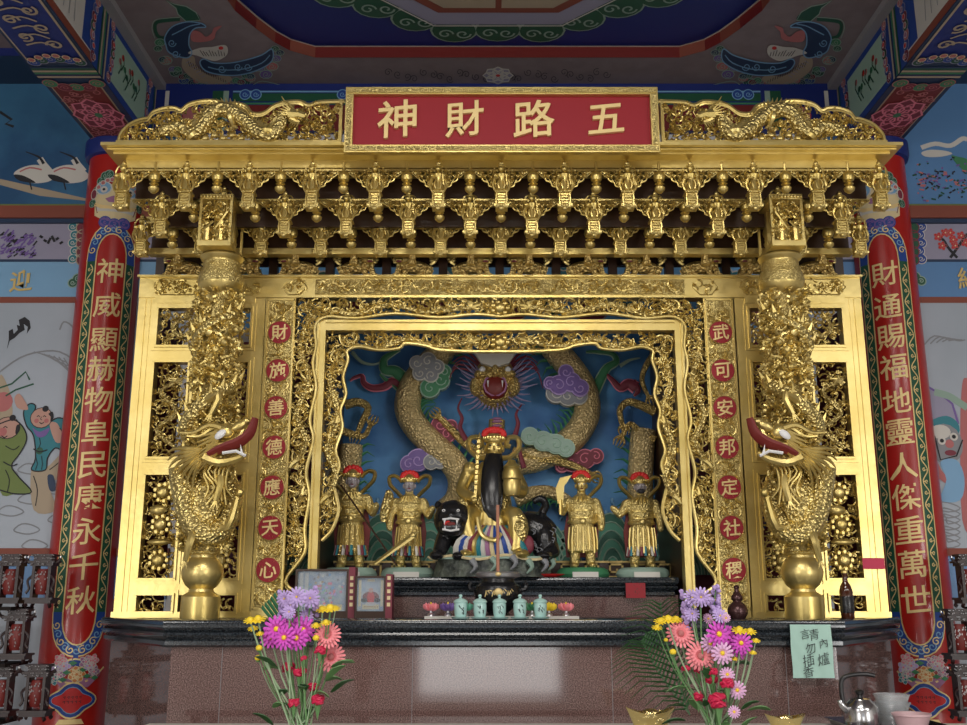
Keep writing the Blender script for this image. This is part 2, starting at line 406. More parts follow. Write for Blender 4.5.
# ================================================================ CAMERA, LIGHT
cam = bpy.data.objects.new('camera', bpy.data.cameras.new('camera')); col.objects.link(cam)
cam.data.sensor_width = 36; cam.data.lens = 36 * F / 967; cam.location = (CX, 0, CZ); cam.rotation_euler = (PI / 2 + PITCH, 0, 0)
sc = bpy.context.scene; sc.camera = cam
sc.view_settings.view_transform = 'Standard'; sc.view_settings.look = 'None'; sc.view_settings.gamma = 1; sc.view_settings.exposure = 0
w = bpy.data.worlds.new('world'); sc.world = w; w.use_nodes = True
w.node_tree.nodes['Background'].inputs[0].default_value = (.75, .85, 1, 1); w.node_tree.nodes['Background'].inputs[1].default_value = .6
def area(name, loc, rot, sx, sy, power, color=(1, 1, 1)):
    l = bpy.data.lights.new(name, 'AREA'); l.shape = 'RECTANGLE'; l.size = sx; l.size_y = sy; l.energy = power; l.color = color
    o = bpy.data.objects.new(name, l); col.objects.link(o); o.location = loc; o.rotation_euler = rot; return o
YF = -8.
area('daylight_centre_door', (0, YF + .05, .55), (PI / 2, 0, 0), 2.4, 1.0, 34, (1, .985, .95))
area('daylight_left_door', (-7.3, YF + .05, 1.75), (PI / 2, 0, 0), 2.6, 3.1, 240, (1, .985, .95))
area('daylight_right_door', (7.3, YF + .05, 1.75), (PI / 2, 0, 0), 2.6, 3.1, 300, (1, .985, .95))
area('overhead_fill_light', (0, 1.2, 5.2), (0, 0, 0), 2.4, .5, 110, (1, .95, .88))  # unseen area light added overhead to light the gold from above
for k, (lx, ly) in enumerate(((-5, -2.5), (0, -3), (5, -2.5))): area('overhead_fill_light', (lx, ly, 5.2), (0, 0, 0), 2.6, 1.2, 210, (1, .97, .92))  # three more unseen fills, added to lift the shaded brackets and niche

# ================================================================ ROOM
YW = 6.85; ZC = 5.33
def struct(mb, name, parent=None, smooth=False):
    o = mb.build(name, parent, smooth)
    if parent is None: tag(o, kind='structure')
    return o
struct(MB().mt('floor_stone').box((-9.5, YF, -.1), (9.5, YW + .2, 0)), 'floor')
struct(MB().mt('wall_paint').box((-9.7, YF, 0), (-9.5, YW + .2, 5.9)), 'wall_left')
struct(MB().mt('wall_paint').box((9.5, YF, 0), (9.7, YW + .2, 5.9)), 'wall_right')
wb = struct(MB().mt('wall_paint').box((-9.5, YW, 0), (9.5, YW + .2, 5.9)), 'wall_back')
m = MB().mt('wall_paint')
for x0, x1 in ((-9.5, -8.7), (-5.9, -1.3), (1.3, 5.9), (8.7, 9.5)): m.box((x0, YF - .2, 0), (x1, YF, 3.3))
m.box((-9.5, YF - .2, 3.3), (9.5, YF, 5.9)); struct(m, 'wall_front')

# ceiling slab with the scalloped opening, its riser and the blue field above
hole = [PZ(*q, ZC).xy for q in ((228, 0), (235, 10), (256, 28), (275, 42), (290, 50), (315, 57))]
hl = [(-1.78, 5.35)] + [(q.x, q.y) for q in hole]
hl = [(x, min(y, 6.415)) for x, y in hl]
far = hl + [(-x, y) for x, y in reversed(hl)]
near = [(x, 10.1 - y) for x, y in reversed(far)]
ring = far + near
m = MB().mt('plaster')
outer = [(-2.9, YF), (2.9, YF), (2.9, YW), (-2.9, YW)]
pts = [Vector((x, y, ZC)) for x, y in outer] + [Vector((x, y, ZC)) for x, y in ring]
i = m.add(pts)
for t in tessellate_polygon([[p for p in pts[:4]], [p for p in pts[4:]]]): m.face([i + k for k in t])
for s in (-1, 1): m.mt('plaster').box((s * 2.9 if s > 0 else -9.5, YF, 5.42), (9.5 if s > 0 else -2.9, YW, 5.6))
ceil = struct(m, 'ceiling')
m = MB().mt('brick'); n = len(ring); L = len(ring)
for k in range(L):
    (x0, y0), (x1, y1) = ring[k], ring[(k + 1) % L]
    m.mt('brick' if k % 2 else 'dark_red'); i = m.add([(x0, y0, ZC - .004), (x1, y1, ZC - .004), (x1, y1, ZC + .085), (x0, y0, ZC + .085)]); m.face((i, i + 1, i + 2, i + 3))
m.build('riser', ceil, False)
m = MB().mt('royal').box((-2.9, 3.0, ZC + .085), (2.9, YW, ZC + .12)); m.build('upper_field', ceil, False)
zu = ZC + .085
pt = Paint(lambda a, b, w: Vector((a, b, zu - w)), .004)
pt.line('offwhite', ring, .03, True)
for c0 in ((0, 6.19), (-.3, 6.2), (.3, 6.2), (-.56, 6.06), (.56, 6.06), (-.8, 5.9), (.8, 5.9), (-1.05, 5.78), (1.05, 5.78), (-1.25, 5.6), (1.25, 5.6)):
    pt.disc('sage', c0[0], c0[1], .165, .15, layer=2); pt.disc('green', c0[0], c0[1], .15, .135, layer=3)
    for s in (-1, 1): pt.spiral('sage', c0[0] + s * .06, c0[1] + .03, .055, .014, 1.2, 0, s, 4)
oc = [(-.433, 6.108), (.433, 6.108), (.92, 5.65), (.92, 4.4), (-.92, 4.4), (-.92, 5.65)]
pt.poly('lavender', oc, 5); pt.poly('brick', [(-.40, 5.96), (.40, 5.96), (.80, 5.58), (.8, 4.5), (-.8, 4.5), (-.8, 5.58)], 6)
pt.poly('tan', [(-.36, 5.90), (-.02, 5.90), (-.02, 4.6), (-.72, 4.6), (-.72, 5.56)], 7); pt.poly('tan', [(.36, 5.90), (.02, 5.90), (.02, 4.6), (.72, 4.6), (.72, 5.56)], 7)
pt.line('offwhite', oc, .012, True, layer=7); pt.build('painted_octagon', ceil)
# phoenixes painted on the soffit, laid out from where they are seen
def phoenix(sx):
    pt = Paint(lambda a, b, w: Vector((PZ(a, b, ZC).x * (-sx), PZ(a, b, ZC).y, ZC - w)))
    wing = [(186, 57), (170, 52), (166, 44), (165, 36), (172, 26), (186, 21), (200, 22), (206, 26), (196, 27), (190, 33), (189, 44), (192, 52)]
    w2 = [(200, 62), (206, 70), (222, 74), (240, 74), (258, 69), (272, 60), (272, 48), (262, 54), (246, 59), (230, 62), (214, 62), (204, 58)]
    pt.sp('green', [(166, 0), (175, 4), (186, 6), (196, 12), (200, 20), (186, 21), (178, 14), (176, 8)]).line('sage', [(166, 0), (175, 4), (186, 6), (196, 12), (200, 20), (186, 21), (178, 14), (176, 8)], 1., True)
    pt.line('green', [(180, 19), (168, 20), (157, 22), (155, 28), (158, 36), (165, 38)], 3.5, smooth=4).line('sage', [(180, 17), (166, 18), (155, 20), (152, 28), (155, 38)], .8, smooth=4)
    pt.up()
    for (u, v, r, c) in ((160, 42, 5, 'mid_green'), (166, 60, 6, 'rose'), (176, 72, 6, 'green'), (184, 80, 5, 'blue'), (200, 84, 6, 'green'), (220, 85, 5, 'green'), (244, 82, 6, 'green'), (250, 78, 5, 'rose'), (266, 74, 6, 'purple'), (272, 66, 6, 'rose'), (276, 58, 5, 'purple')):
        pt.disc('sage', u, v, r + .8, (r + .8) * .7, 10); pt.disc(c, u, v, r, r * .65, 10, layer=2.4); pt.spiral('sage', u, v, r * .6, .6, layer=2.7)
    for k in range(26):
        g = k / 25; u = 158 + 122 * g; v = 50 + 36 * math.sin(PI * min(1, g * 1.05)) ** .8 + (2 if k % 2 else -2)
        pt.disc('sage', u, v, 4.6, 3.2, 9, 2.9 + .01 * k); pt.disc(('green', 'navy', 'rose', 'purple', 'mid_green', 'maroon')[k % 6], u, v, 3.9, 2.6, 9, 2.95 + .01 * k); pt.spiral('sage', u, v, 2.4, .5, layer=3.2)
    pt.up().sp('tan', [(184, 56), (182, 66), (190, 76), (204, 83), (222, 84), (232, 79), (226, 74), (214, 76), (204, 72), (196, 64), (194, 56)])
    for q in range(16): pt.line('ink', [(188 + q * 2.5, 60 + q * 1.3), (190 + q * 2.4, 66 + q * 1.1)], .5)
    pt.up().sp('navy', wing).line('lightblue', wing, 1.2, True, 4).sp('navy', w2).line('lightblue', w2, 1.2, True, 4)
    for u, v in ((172, 42), (176, 53), (222, 68), (248, 66), (238, 66)): pt.spiral('lightblue', u, v, 4.2, .9)
    pt.line('lightblue', [(172, 34), (180, 30), (190, 25), (200, 23)], 1., smooth=3).line('lightblue', [(208, 66), (222, 69), (244, 68), (262, 62), (270, 54)], 1., smooth=3)
    for k in range(7): pt.line('lavender', [(186 + k * 2.6, 62 + k * 2.4), (190 + k * 2.6, 60 + k * 2.4)], .6)
    pt.sp('rose', [(192, 30), (200, 31), (206, 36), (212, 32), (214, 27), (222, 25), (216, 31), (214, 38), (204, 41), (192, 40)])
    pt.sp('offwhite', [(188, 52), (200, 47), (212, 46), (224, 44), (228, 48), (226, 55), (216, 60), (206, 58), (198, 55)]).up()
    for q in range(9): pt.line('ink', [(200 + q * 3, 49 + (q % 3)), (204 + q * 2.6, 55)], .6)
    pt.disc('red', 221, 47, 2.5, 1.8, 8)
    pt.line('sage', [(236, 82), (250, 85), (262, 80), (284, 85)], .8, smooth=4)
    return pt.build('painted_phoenix', ceil)
phoenix(1); phoenix(-1)
pt = Paint(lambda a, b, w: PZ(a, b, ZC) - Vector((0, 0, w)))
for q in range(26): pt.spiral('ink', 388 + q * 8.7 + (q % 3), 72 + (q % 4) * 2.2, 4, .55, 1.3, q, 1 if q % 2 else -1)
pt.up().flower('lavender', 'offwhite', 498, 75, 15, 8, 'red', .55); pt.build('painted_medallion', ceil)

# painted beams running towards the camera on both sides
XB0, XB1, ZB = 2.52, 2.92, 4.83
def beam(s, name):
    bo = struct(MB().mt('navy').box((s * XB0 if s > 0 else -XB1, YF, ZB), (s * XB1 if s > 0 else -XB0, YW, 5.44)), name)
    struct(MB().mt('gray_trim').box((s * (XB0 - .07) if s > 0 else -XB0, YF, ZC - .05), (s * XB0 if s > 0 else -(XB0 - .07), YW, ZC + .0)), 'cornice_strip', bo)
    pt = Paint(lambda a, b, w: Vector((s * (XB0 - w), a, b)), .002)        # inner side face, u = y, v = z
    pt.grid('blue', 3, YW, ZB, ZC - .05); pt.up().grid('pale_green', 5.93, 6.58, ZB + .05, ZC - .1).grid('offwhite', 3.2, 5.45, ZB + .06, ZC - .1)
    pt.grid('brick', 3, 5.62, ZB, ZB + .055).grid('offwhite', 3, 5.62, ZB + .055, ZB + .065)
    for k, (a, c) in enumerate(((5.71, 'green'), (5.735, 'tan'), (5.76, 'mid_green'), (5.79, 'navy'), (5.81, 'tan'), (6.74, 'green'), (6.765, 'tan'), (6.79, 'green'))): pt.grid(c, a, a + .022, ZB, ZC - .05)
    pt.up()
    for yc, sg in ((5.64, -1), (5.87, 1), (6.66, -1)):
        for k in range(7):
            z = ZB + .05 + k * .062
            pt.cloud(('maroon', 'blue', 'rose', 'green')[k % 4], 'lavender', [(yc + sg * (.02 + .035 * math.sin(k * PI / 6)), z, .034)], .006)
            pt.disc(('rose', 'red', 'mauve')[k % 3], yc + sg * .055 * math.sin(k * PI / 6), z, .018, layer=5, out='offwhite', ow=.004)
    for k in range(9):
        a, b = 6.04 + .045 * k, ZB + .16 + .05 * math.sin(k * 1.7)
        pt.line('green', [(a, b), (a + .04, b + .06), (a + .02, b + .12)], .012); pt.disc(('rose', 'red', 'mid_green', 'green')[k % 4], a + .02, b + .1, .024, n=7)
    for k in range(10): pt.line('gray', [(4.6 + k * .08, ZB + .1), (4.75 + k * .06, ZC - .13)], .007, smooth=0)
    pt.build('painted_side_panel', bo)
    pt = Paint(lambda a, b, w: Vector((s * a, b, ZB - w)), .002)           # underside, u = |x|, v = y
    pt.grid('navy', XB0, XB1, 3, YW).up().grid('tan', XB0 + .04, XB1 - .03, 5.9, 6.66).up().grid('dark_red', XB0 + .05, XB1 - .04, 5.9, 6.65)
    pt.grid('royal', XB0 + .03, XB1 - .02, 3, 5.55).grid('tan', XB0 + .02, XB0 + .035, 3, 5.6).grid('tan', XB1 - .03, XB1 - .02, 3, 5.6)
    for a, c in ((5.66, 'navy'), (5.68, 'green'), (5.705, 'tan'), (5.73, 'mid_green'), (5.755, 'navy'), (5.775, 'tan'), (6.78, 'tan'), (6.80, 'green'), (6.825, 'navy')): pt.grid(c, XB0, XB1, a, a + .022)
    pt.up(); rng = random.Random(5); cx = (XB0 + XB1) / 2
    for k in range(60):
        a, b = rng.uniform(XB0 + .07, XB1 - .06), rng.uniform(5.98, 6.6)
        pt.spiral('rose', a, b, .035, .009, 1.2, rng.random() * 6, rng.choice((-1, 1)))
    pt.up().flower('maroon', 'pink', cx, 6.29, .17, 8, 'mid_green', 1.3)
    for y0, n in ((5.86, 5), (6.68, 5)):
        for k in range(n):
            a = XB0 + .05 + (XB1 - XB0 - .1) * k / (n - 1)
            pt.cloud('maroon' if k % 2 else 'mid_green', 'rose', [(a, y0 + (.05 if 0 < k < n - 1 else 0), .045)], .006)
    for k in range(6):
        a = XB0 + .06 + k * .056
        pt.cloud('blue' if k % 2 else 'green', 'lavender', [(a, 5.6 - .04 * math.sin(PI * k / 5), .036)], .006); pt.disc('rose', a, 5.56 - .05 * math.sin(PI * k / 5), .022, layer=8, out='cream', ow=.005)
    for k in range(9):
        pt.spiral('tan', XB0 + .13 + .14 * (k % 2), 5.4 - k * .09, .05, .016, 1.3, k, 1 if k % 2 else -1); pt.line('tan', [(XB0 + .13, 5.42 - k * .09), (XB0 + .2, 5.37 - k * .09), (XB0 + .3, 5.4 - k * .09)], .014, smooth=3)
    pt.build('painted_underside', bo); return bo
beam(-1, 'trim_1'); beam(1, 'trim_2')
# cross beams over the side murals
for s, nm in ((-1, 'trim_3'), (1, 'trim_4')):
    z0 = ZZ(84, YW); bo = struct(MB().mt('navy').box((s * XB1 if s > 0 else -9.5, 6.45, z0), (9.5 if s > 0 else -XB1, YW, 5.5)), nm)
    pt = Paint(lambda a, b, w: Vector((s * a, 6.45 - w, b)), .002)
    pt.grid('royal', XB1, 5, z0, z0 + .24).up().grid('green', XB1, 5, z0 + .24, z0 + .29).grid('brick', XB1, 5, z0 + .30, z0 + .36).up()
    for k in range(12): pt.disc('rose', XB1 + .12 + k * .17, z0 + .12, .055, .045, out='offwhite', ow=.008)
    pt.build('painted_face', bo)
# back lintel above the shrine
bo = struct(MB().mt('royal').box((-XB0, YW - .06, 4.95), (XB0, YW, ZC - .0)), 'trim_5')
pt = Paint(lambda a, b, w: Vector((a, YW - .06 - w, b)), .002)
zt = ZC - .06
for s in (-1, 1):
    pt.grid('lightblue', s * 1.95, s * .0, zt - .012, zt).grid('green', s * 1.95, s * .0, zt - .085, zt - .02).grid('offwhite', s * 2.42, s * 2.45, 4.95, zt).grid('green', s * 2.02, s * 2.1, 4.95, zt).grid('sage', s * 1.98, s * 2.02, 4.95, zt)
    pt.disc('rose', s * 2.24, zt - .2, .07, out='red').grid('mid_green', s * 1.95, s * 0, zt - .11, zt - .095).grid('dark_red', s * 1.9, 0, 4.95, zt - .115)
    for k in (1.86, 1.78, 1.14, 1.05): pt.cloud('blue', 'lightblue', [(s * k, zt - .03, .036)], .007)
pt.build('painted_face', bo)

# painted side walls
def wallmap(sx): return lambda a, b, w: Vector((a, YW - w, b))
def side_wall(s):
    X0, X1 = (-4.6, -2.2) if s < 0 else (2.2, 4.6)
    z = [ZZ(q, YW) for q in (84, 208, 220, 224, 262, 268, 297, 303)]
    lo = .3
    m = thing('wall_mural', 'painted crane mural with pale birds on dark blue' if s < 0 else 'painted blue mural with flowering shrubs and a drifting white cloud', 'mural', (X0, YW, z[1]))
    pt = Paint(wallmap(s), .002); pt.grid('mural_blue' if s < 0 else 'mural_azure', X0, X1, z[1], z[0]).up().grid('olive', X0, X1, z[1], z[1] + .03)
    def q(px, py): v = P(px, py, YW); return (v.x, v.z)
    def Q(*a): return [q(*b) for b in a]
    if s < 0:
        pt.poly('tan', Q((0, 179), (40, 188), (92, 200), (94, 202), (40, 196), (0, 185)))
        for dx in (0, 34):
            pt.sp('offwhite', Q(*[(a + dx, b) for a, b in ((14, 175), (22, 168), (36, 165), (48, 169), (55, 176), (48, 182), (30, 183))])).line('offwhite', Q(*[(a + dx, b) for a, b in ((50, 172), (44, 165), (40, 159))]), .05, smooth=3).line('ink', Q(*[(a + dx, b) for a, b in ((44, 164), (40, 158), (34, 155), (26, 152))]), .022, smooth=3, taper=True).line('rose', Q(*[(a + dx, b) for a, b in ((20, 172), (30, 168), (42, 170))]), .012, smooth=3)
            pt.line('ink', Q((30 + dx, 182), (32 + dx, 190)), .01).sp('ink', Q((14 + dx, 175), (24 + dx, 176), (36 + dx, 183), (20 + dx, 181)))
        pt.line('ink', Q((0, 112), (12, 120), (6, 124), (14, 127)), .02)
    else:
        pt.line('offwhite', Q((921, 148), (935, 144), (950, 146), (962, 139), (967, 140)), .035, smooth=4).sp('offwhite', Q((921, 153), (930, 150), (945, 151), (952, 154), (940, 157), (926, 157)))
        pt.sp('mid_green', Q((951, 156), (958, 157), (967, 160), (967, 172), (958, 166)))
        rng = random.Random(2)
        for k in range(130):
            a, b = rng.uniform(915, 967), rng.gauss(182, 9)
            if b > 203: continue
            pt.line(('ink', 'green', 'rose', 'purple')[k % 4], Q((a, b), (a + rng.uniform(-5, 5), b + rng.uniform(-2, 2))), .012)
    pt.build('painting', m)
    tr = struct(MB().mt('brick').box((X0, YW - .05, z[2]), (X1, YW, z[1])).mt('navy').box((X0, YW - .03, z[3]), (X1, YW, z[2])), 'trim_%d' % (6 if s < 0 else 7))
    m = thing('painted_frieze', 'lavender painted frieze with dark plant sprays and blue ends left' if s < 0 else 'lavender painted frieze with red blossom branch at right', 'frieze', (X0, YW, z[4]))
    pt = Paint(wallmap(s), .002); pt.grid('lavender', X0, X1, z[4], z[3]).grid('navy', X0, X1, z[4], z[4] + .02).up()
    if s < 0:
        rng = random.Random(3)
        for k in range(90): a, b = rng.uniform(0, 34), rng.uniform(234, 258); pt.line('purple' if k % 3 else 'ink', Q((a, b), (a + 4, b - rng.uniform(0, 5))), .012)
        for k in range(6): pt.line('ink', Q((40 + k * 4, 236 + (k % 3) * 4), (43 + k * 4, 238 + (k % 2) * 4)), .018)
        for k in range(5):
            pt.cloud('teal', 'offwhite', [(*q(73 + (k % 2) * 2, 227 + k * 8), .03)], .006); pt.disc('maroon', *q(83, 228 + k * 8), .045, layer=4, out='tan', ow=.008)
    else:
        pt.line('ink', Q((957, 258), (948, 248), (943, 240), (938, 238)), .02, smooth=3).line('ink', Q((950, 258), (960, 244), (967, 234)), .02)
        for a, b in ((938, 237), (945, 233), (950, 233), (953, 240), (961, 236), (955, 246), (942, 246), (965, 243)): pt.flower('red', 'rose', *q(a, b), .035, 5, 'cream')
        for k in range(5):
            pt.cloud('blue', 'offwhite', [(*q(921 - (k % 2) * 2, 227 + k * 8), .035)], .006); pt.disc('green', *q(913, 228 + k * 8), .04, layer=4, out='maroon', ow=.008)
    pt.build('painting', m)
    m = thing('inscribed_band', 'blue wall band inscribed 迎 above the mural of boys' if s < 0 else 'blue wall band inscribed 納 above the mural of the tiger beast', 'inscription', (X0, YW, z[6]))
    pt = Paint(wallmap(s), .002); pt.grid('mural_azure' if s > 0 else 'lightblue', X0, X1, z[6], z[4]).up()
    cc = (78, 282) if s < 0 else (915, 280)
    pt.cloud('green', 'sage', [(*q(cc[0] - 5, cc[1] + 1), .03), (*q(cc[0], cc[1] - 3), .034), (*q(cc[0] + 6, cc[1] + 1), .03)], .008); pt.build('painted_cloud', m)
    g = MB().mt('gold_paint'); put_glyph(g, '迎' if s < 0 else '納', lambda a, b, w: Vector((a, YW - .006 - w, b)), *q(*((22, 281) if s < 0 else (968, 278))), .16); g.build('character', m, False)
    m = thing('wall_mural', 'painted panel of boys in green and blue robes beneath flying bat' if s < 0 else 'painted panel with grey beast faced tiger and robed figures', 'mural', (X0, YW, lo))
    pt = Paint(wallmap(s), .002); ed = q(88, 297)[0] if s < 0 else q(912, 290)[0]
    pt.grid('mural_white', X0, X1, lo, z[6]).up(); zt = z[6]
    pt.grid('brick', X0 if s < 0 else ed, ed if s < 0 else X1, zt - .045, zt)
    if s < 0:
        pt.poly('ink', Q((7, 350), (9, 340), (9, 331), (13, 329), (14, 334), (18, 330), (17, 325), (20, 326), (19, 320), (25, 317), (30, 321), (31, 328), (27, 334), (28, 327), (24, 324), (25, 330), (20, 333), (15, 338), (10, 341)))
        pt.line('gray', Q((60, 330), (64, 322), (72, 326), (78, 336), (80, 342)), .012, smooth=3).line('gray', Q((0, 372), (20, 358), (40, 352), (60, 352), (80, 364)), .012, smooth=3)
        for k in range(7): pt.line('gray', Q((34 + k * 5, 352 + k), (50 + k * 4, 356 + k * 3), (66 + k * 2, 362 + k * 4)), .008)
        pt.line('green', Q((0, 388), (12, 384), (26, 372), (30, 380)), .012).line('green', Q((6, 396), (16, 390), (34, 384)), .012)
        pt.sp('tan', Q((0, 376), (8, 386), (12, 402), (12, 416), (0, 424))).disc('rose', *q(3, 402), .07)
        clo = [(4, 474), (30, 470), (46, 476), (54, 490), (30, 500), (60, 520), (26, 530), (10, 512), (70, 540), (34, 546)]
        for k, (a, b) in enumerate(clo): pt.line('gray', Q((a - 12, b), (a - 4, b - 6), (a + 6, b - 5), (a + 14, b), (a + 4, b + 4), (a - 6, b + 3)), .009, True, 3)
        pt.up().sp('olive', Q((0, 424), (14, 420), (24, 428), (27, 440), (20, 454), (12, 466), (20, 478), (32, 492), (16, 494), (0, 490))).line('ink', Q((0, 424), (14, 420), (24, 428), (27, 440), (20, 454), (12, 466), (20, 478), (32, 492), (16, 494), (0, 490)), .009, smooth=4)
        pt.disc('skin', *q(8, 428), .085, .075).disc('ink', *q(13, 418), .022).disc('rose', *q(3, 432), .03)
        pt.sp('tan', Q((32, 468), (46, 468), (64, 452), (68, 460), (62, 476), (50, 486), (56, 510), (34, 510)))
        pt.sp('teal', Q((24, 412), (30, 404), (36, 406), (35, 416), (46, 424), (58, 418), (68, 422), (72, 436), (66, 452), (56, 448), (48, 458), (46, 470), (32, 470), (36, 458), (34, 436), (27, 426))).line('ink', Q((24, 412), (30, 404), (36, 406), (35, 416), (46, 424), (58, 418), (68, 422), (72, 436), (66, 452), (56, 448), (48, 458), (46, 470), (32, 470), (36, 458), (34, 436), (27, 426)), .009, True, 4)
        pt.up().disc('skin', *q(42, 418), .075, .07).disc('ink', *q(46, 409), .022).sp('skin', Q((15, 398), (20, 394), (27, 404), (28, 410), (18, 408))).sp('skin', Q((50, 424), (58, 424), (64, 440), (56, 442)))
        pt.sp('purple', Q((33, 428), (40, 432), (50, 428), (46, 436), (38, 437))).disc('green', *q(40, 451), .025).sp('navy', Q((48, 476), (54, 476), (56, 490), (50, 490)))
        for a in (39, 45): pt.line('ink', Q((a - 1.5, 417), (a, 415.8), (a + 1.5, 417)), .006).disc('rose', *q(a - (2 if a < 42 else -2), 421), .016)
        pt.line('ink', Q((40, 422.5), (42, 424), (44.5, 422.5)), .007).line('ink', Q((42, 417), (41, 419.5), (42.5, 420)), .005).line('ink', [(q(42, 418)[0] + .076 * math.cos(k * .4), q(42, 418)[1] + .071 * math.sin(k * .4)) for k in range(16)], .005, True)
        pt.sp('ink', Q((49, 414), (53, 412), (54, 418), (51, 422), (51, 417))).line('ink', Q((34, 449), (40, 452), (48, 450)), .009, smooth=3).line('ink', Q((40, 438), (41, 444), (39, 449)), .005).line('ink', Q((36, 456), (38, 464), (36, 470)), .005).line('ink', Q((42, 456), (43, 464), (42, 470)), .005)
        pt.line('ink', Q((60, 428), (64, 434), (66, 444)), .006, smooth=3).line('ink', Q((34, 476), (38, 490), (36, 506)), .006, smooth=3).line('ink', Q((50, 470), (60, 462), (64, 454)), .006, smooth=3)
        pt.line('ink', Q((4, 428), (6, 426.5), (8, 428)), .006).line('ink', Q((2, 436), (5, 438), (8, 436)), .007).line('ink', [(q(8, 428)[0] + .086 * math.cos(k * .4), q(8, 428)[1] + .076 * math.sin(k * .4)) for k in range(16)], .005, True).sp('ink', Q((17, 426), (20, 425), (20, 431), (16, 434)))
        pt.line('ink', Q((6, 446), (14, 450), (20, 446)), .006, smooth=3).line('ink', Q((4, 462), (12, 466), (18, 464)), .008, smooth=3).line('ink', Q((6, 470), (10, 480), (8, 492)), .006, smooth=3)
    else:
        for k in range(6): pt.line('gray', Q((924 + k * 6, 345 - k), (934 + k * 5, 336 + k), (950 + k * 3, 340)), .01, smooth=3)
        for k in range(7): pt.line('gray', Q((930 + (k % 3) * 8, 506 + k * 6), (944, 502 + k * 6), (960, 508 + k * 6), (948, 512 + k * 6)), .009, True, 3)
        pt.sp('lavender', Q((926, 386), (940, 394), (952, 404), (958, 424), (930, 430), (924, 404))).line('purple', Q((926, 386), (940, 394), (952, 404), (958, 424)), .015)
        pt.line('sage', Q((934, 392), (948, 396), (958, 402), (967, 408)), .05, smooth=3).sp('rose', Q((962, 384), (967, 378), (975, 380), (975, 520), (962, 520), (960, 430)))
        pt.up().sp('teal', Q((930, 422), (946, 416), (958, 424), (956, 436), (932, 436)))
        pt.disc('gray', *q(945, 444), .12, .14).sp('rose', Q((936, 460), (944, 474), (964, 482), (964, 490), (946, 484), (934, 472))).sp('lightblue', Q((940, 462), (956, 460), (964, 478), (960, 500), (940, 500), (946, 480)))
        pt.up().disc('offwhite', *q(940, 432), .07, .05); pt.disc('rose', *q(949, 444), .03)
        for a, b in ((941, 441), (953, 437)): pt.disc('offwhite', *q(a, b), .028, layer=6).disc('ink', *q(a, b), .014, layer=7)
        pt.disc('maroon', *q(950, 453), .04, .02).line('ink', Q((934, 436), (940, 460), (956, 456), (962, 440)), .01)
    pt.build('painting', m)
    z0 = ZZ(556, YW)
    struct(MB().mt('brick').box((X0, YW - .03, z0 + .0), (X1, YW, z0 + .05)).mt('mural_azure').box((X0, YW - .02, z0 - .28), (X1, YW, z0)), 'trim_%d' % (8 if s < 0 else 9))
side_wall(-1); side_wall(1)
# painted wall behind the shrine
m = thing('wall_mural', 'bright blue wall painting with green clouds seen behind the carved lions', 'mural', (0, YW, 3.4))
pt = Paint(wallmap(0), .002); pt.grid('skyblue', -2.1, 2.1, 3.45, 4.4).up(); rng = random.Random(11)
for k in range(22):
    a = -2 + k * .19; b = rng.uniform(3.62, 4.0)
    if k % 3 == 2: pt.disc('maroon', a, 3.62, .13, .12, out='lavender', ow=.012)
    else: pt.cloud('teal' if k % 2 else 'green', 'offwhite', [(a, b, .07), (a + .1, b - .03, .06)], .012)
pt.build('painting', m)

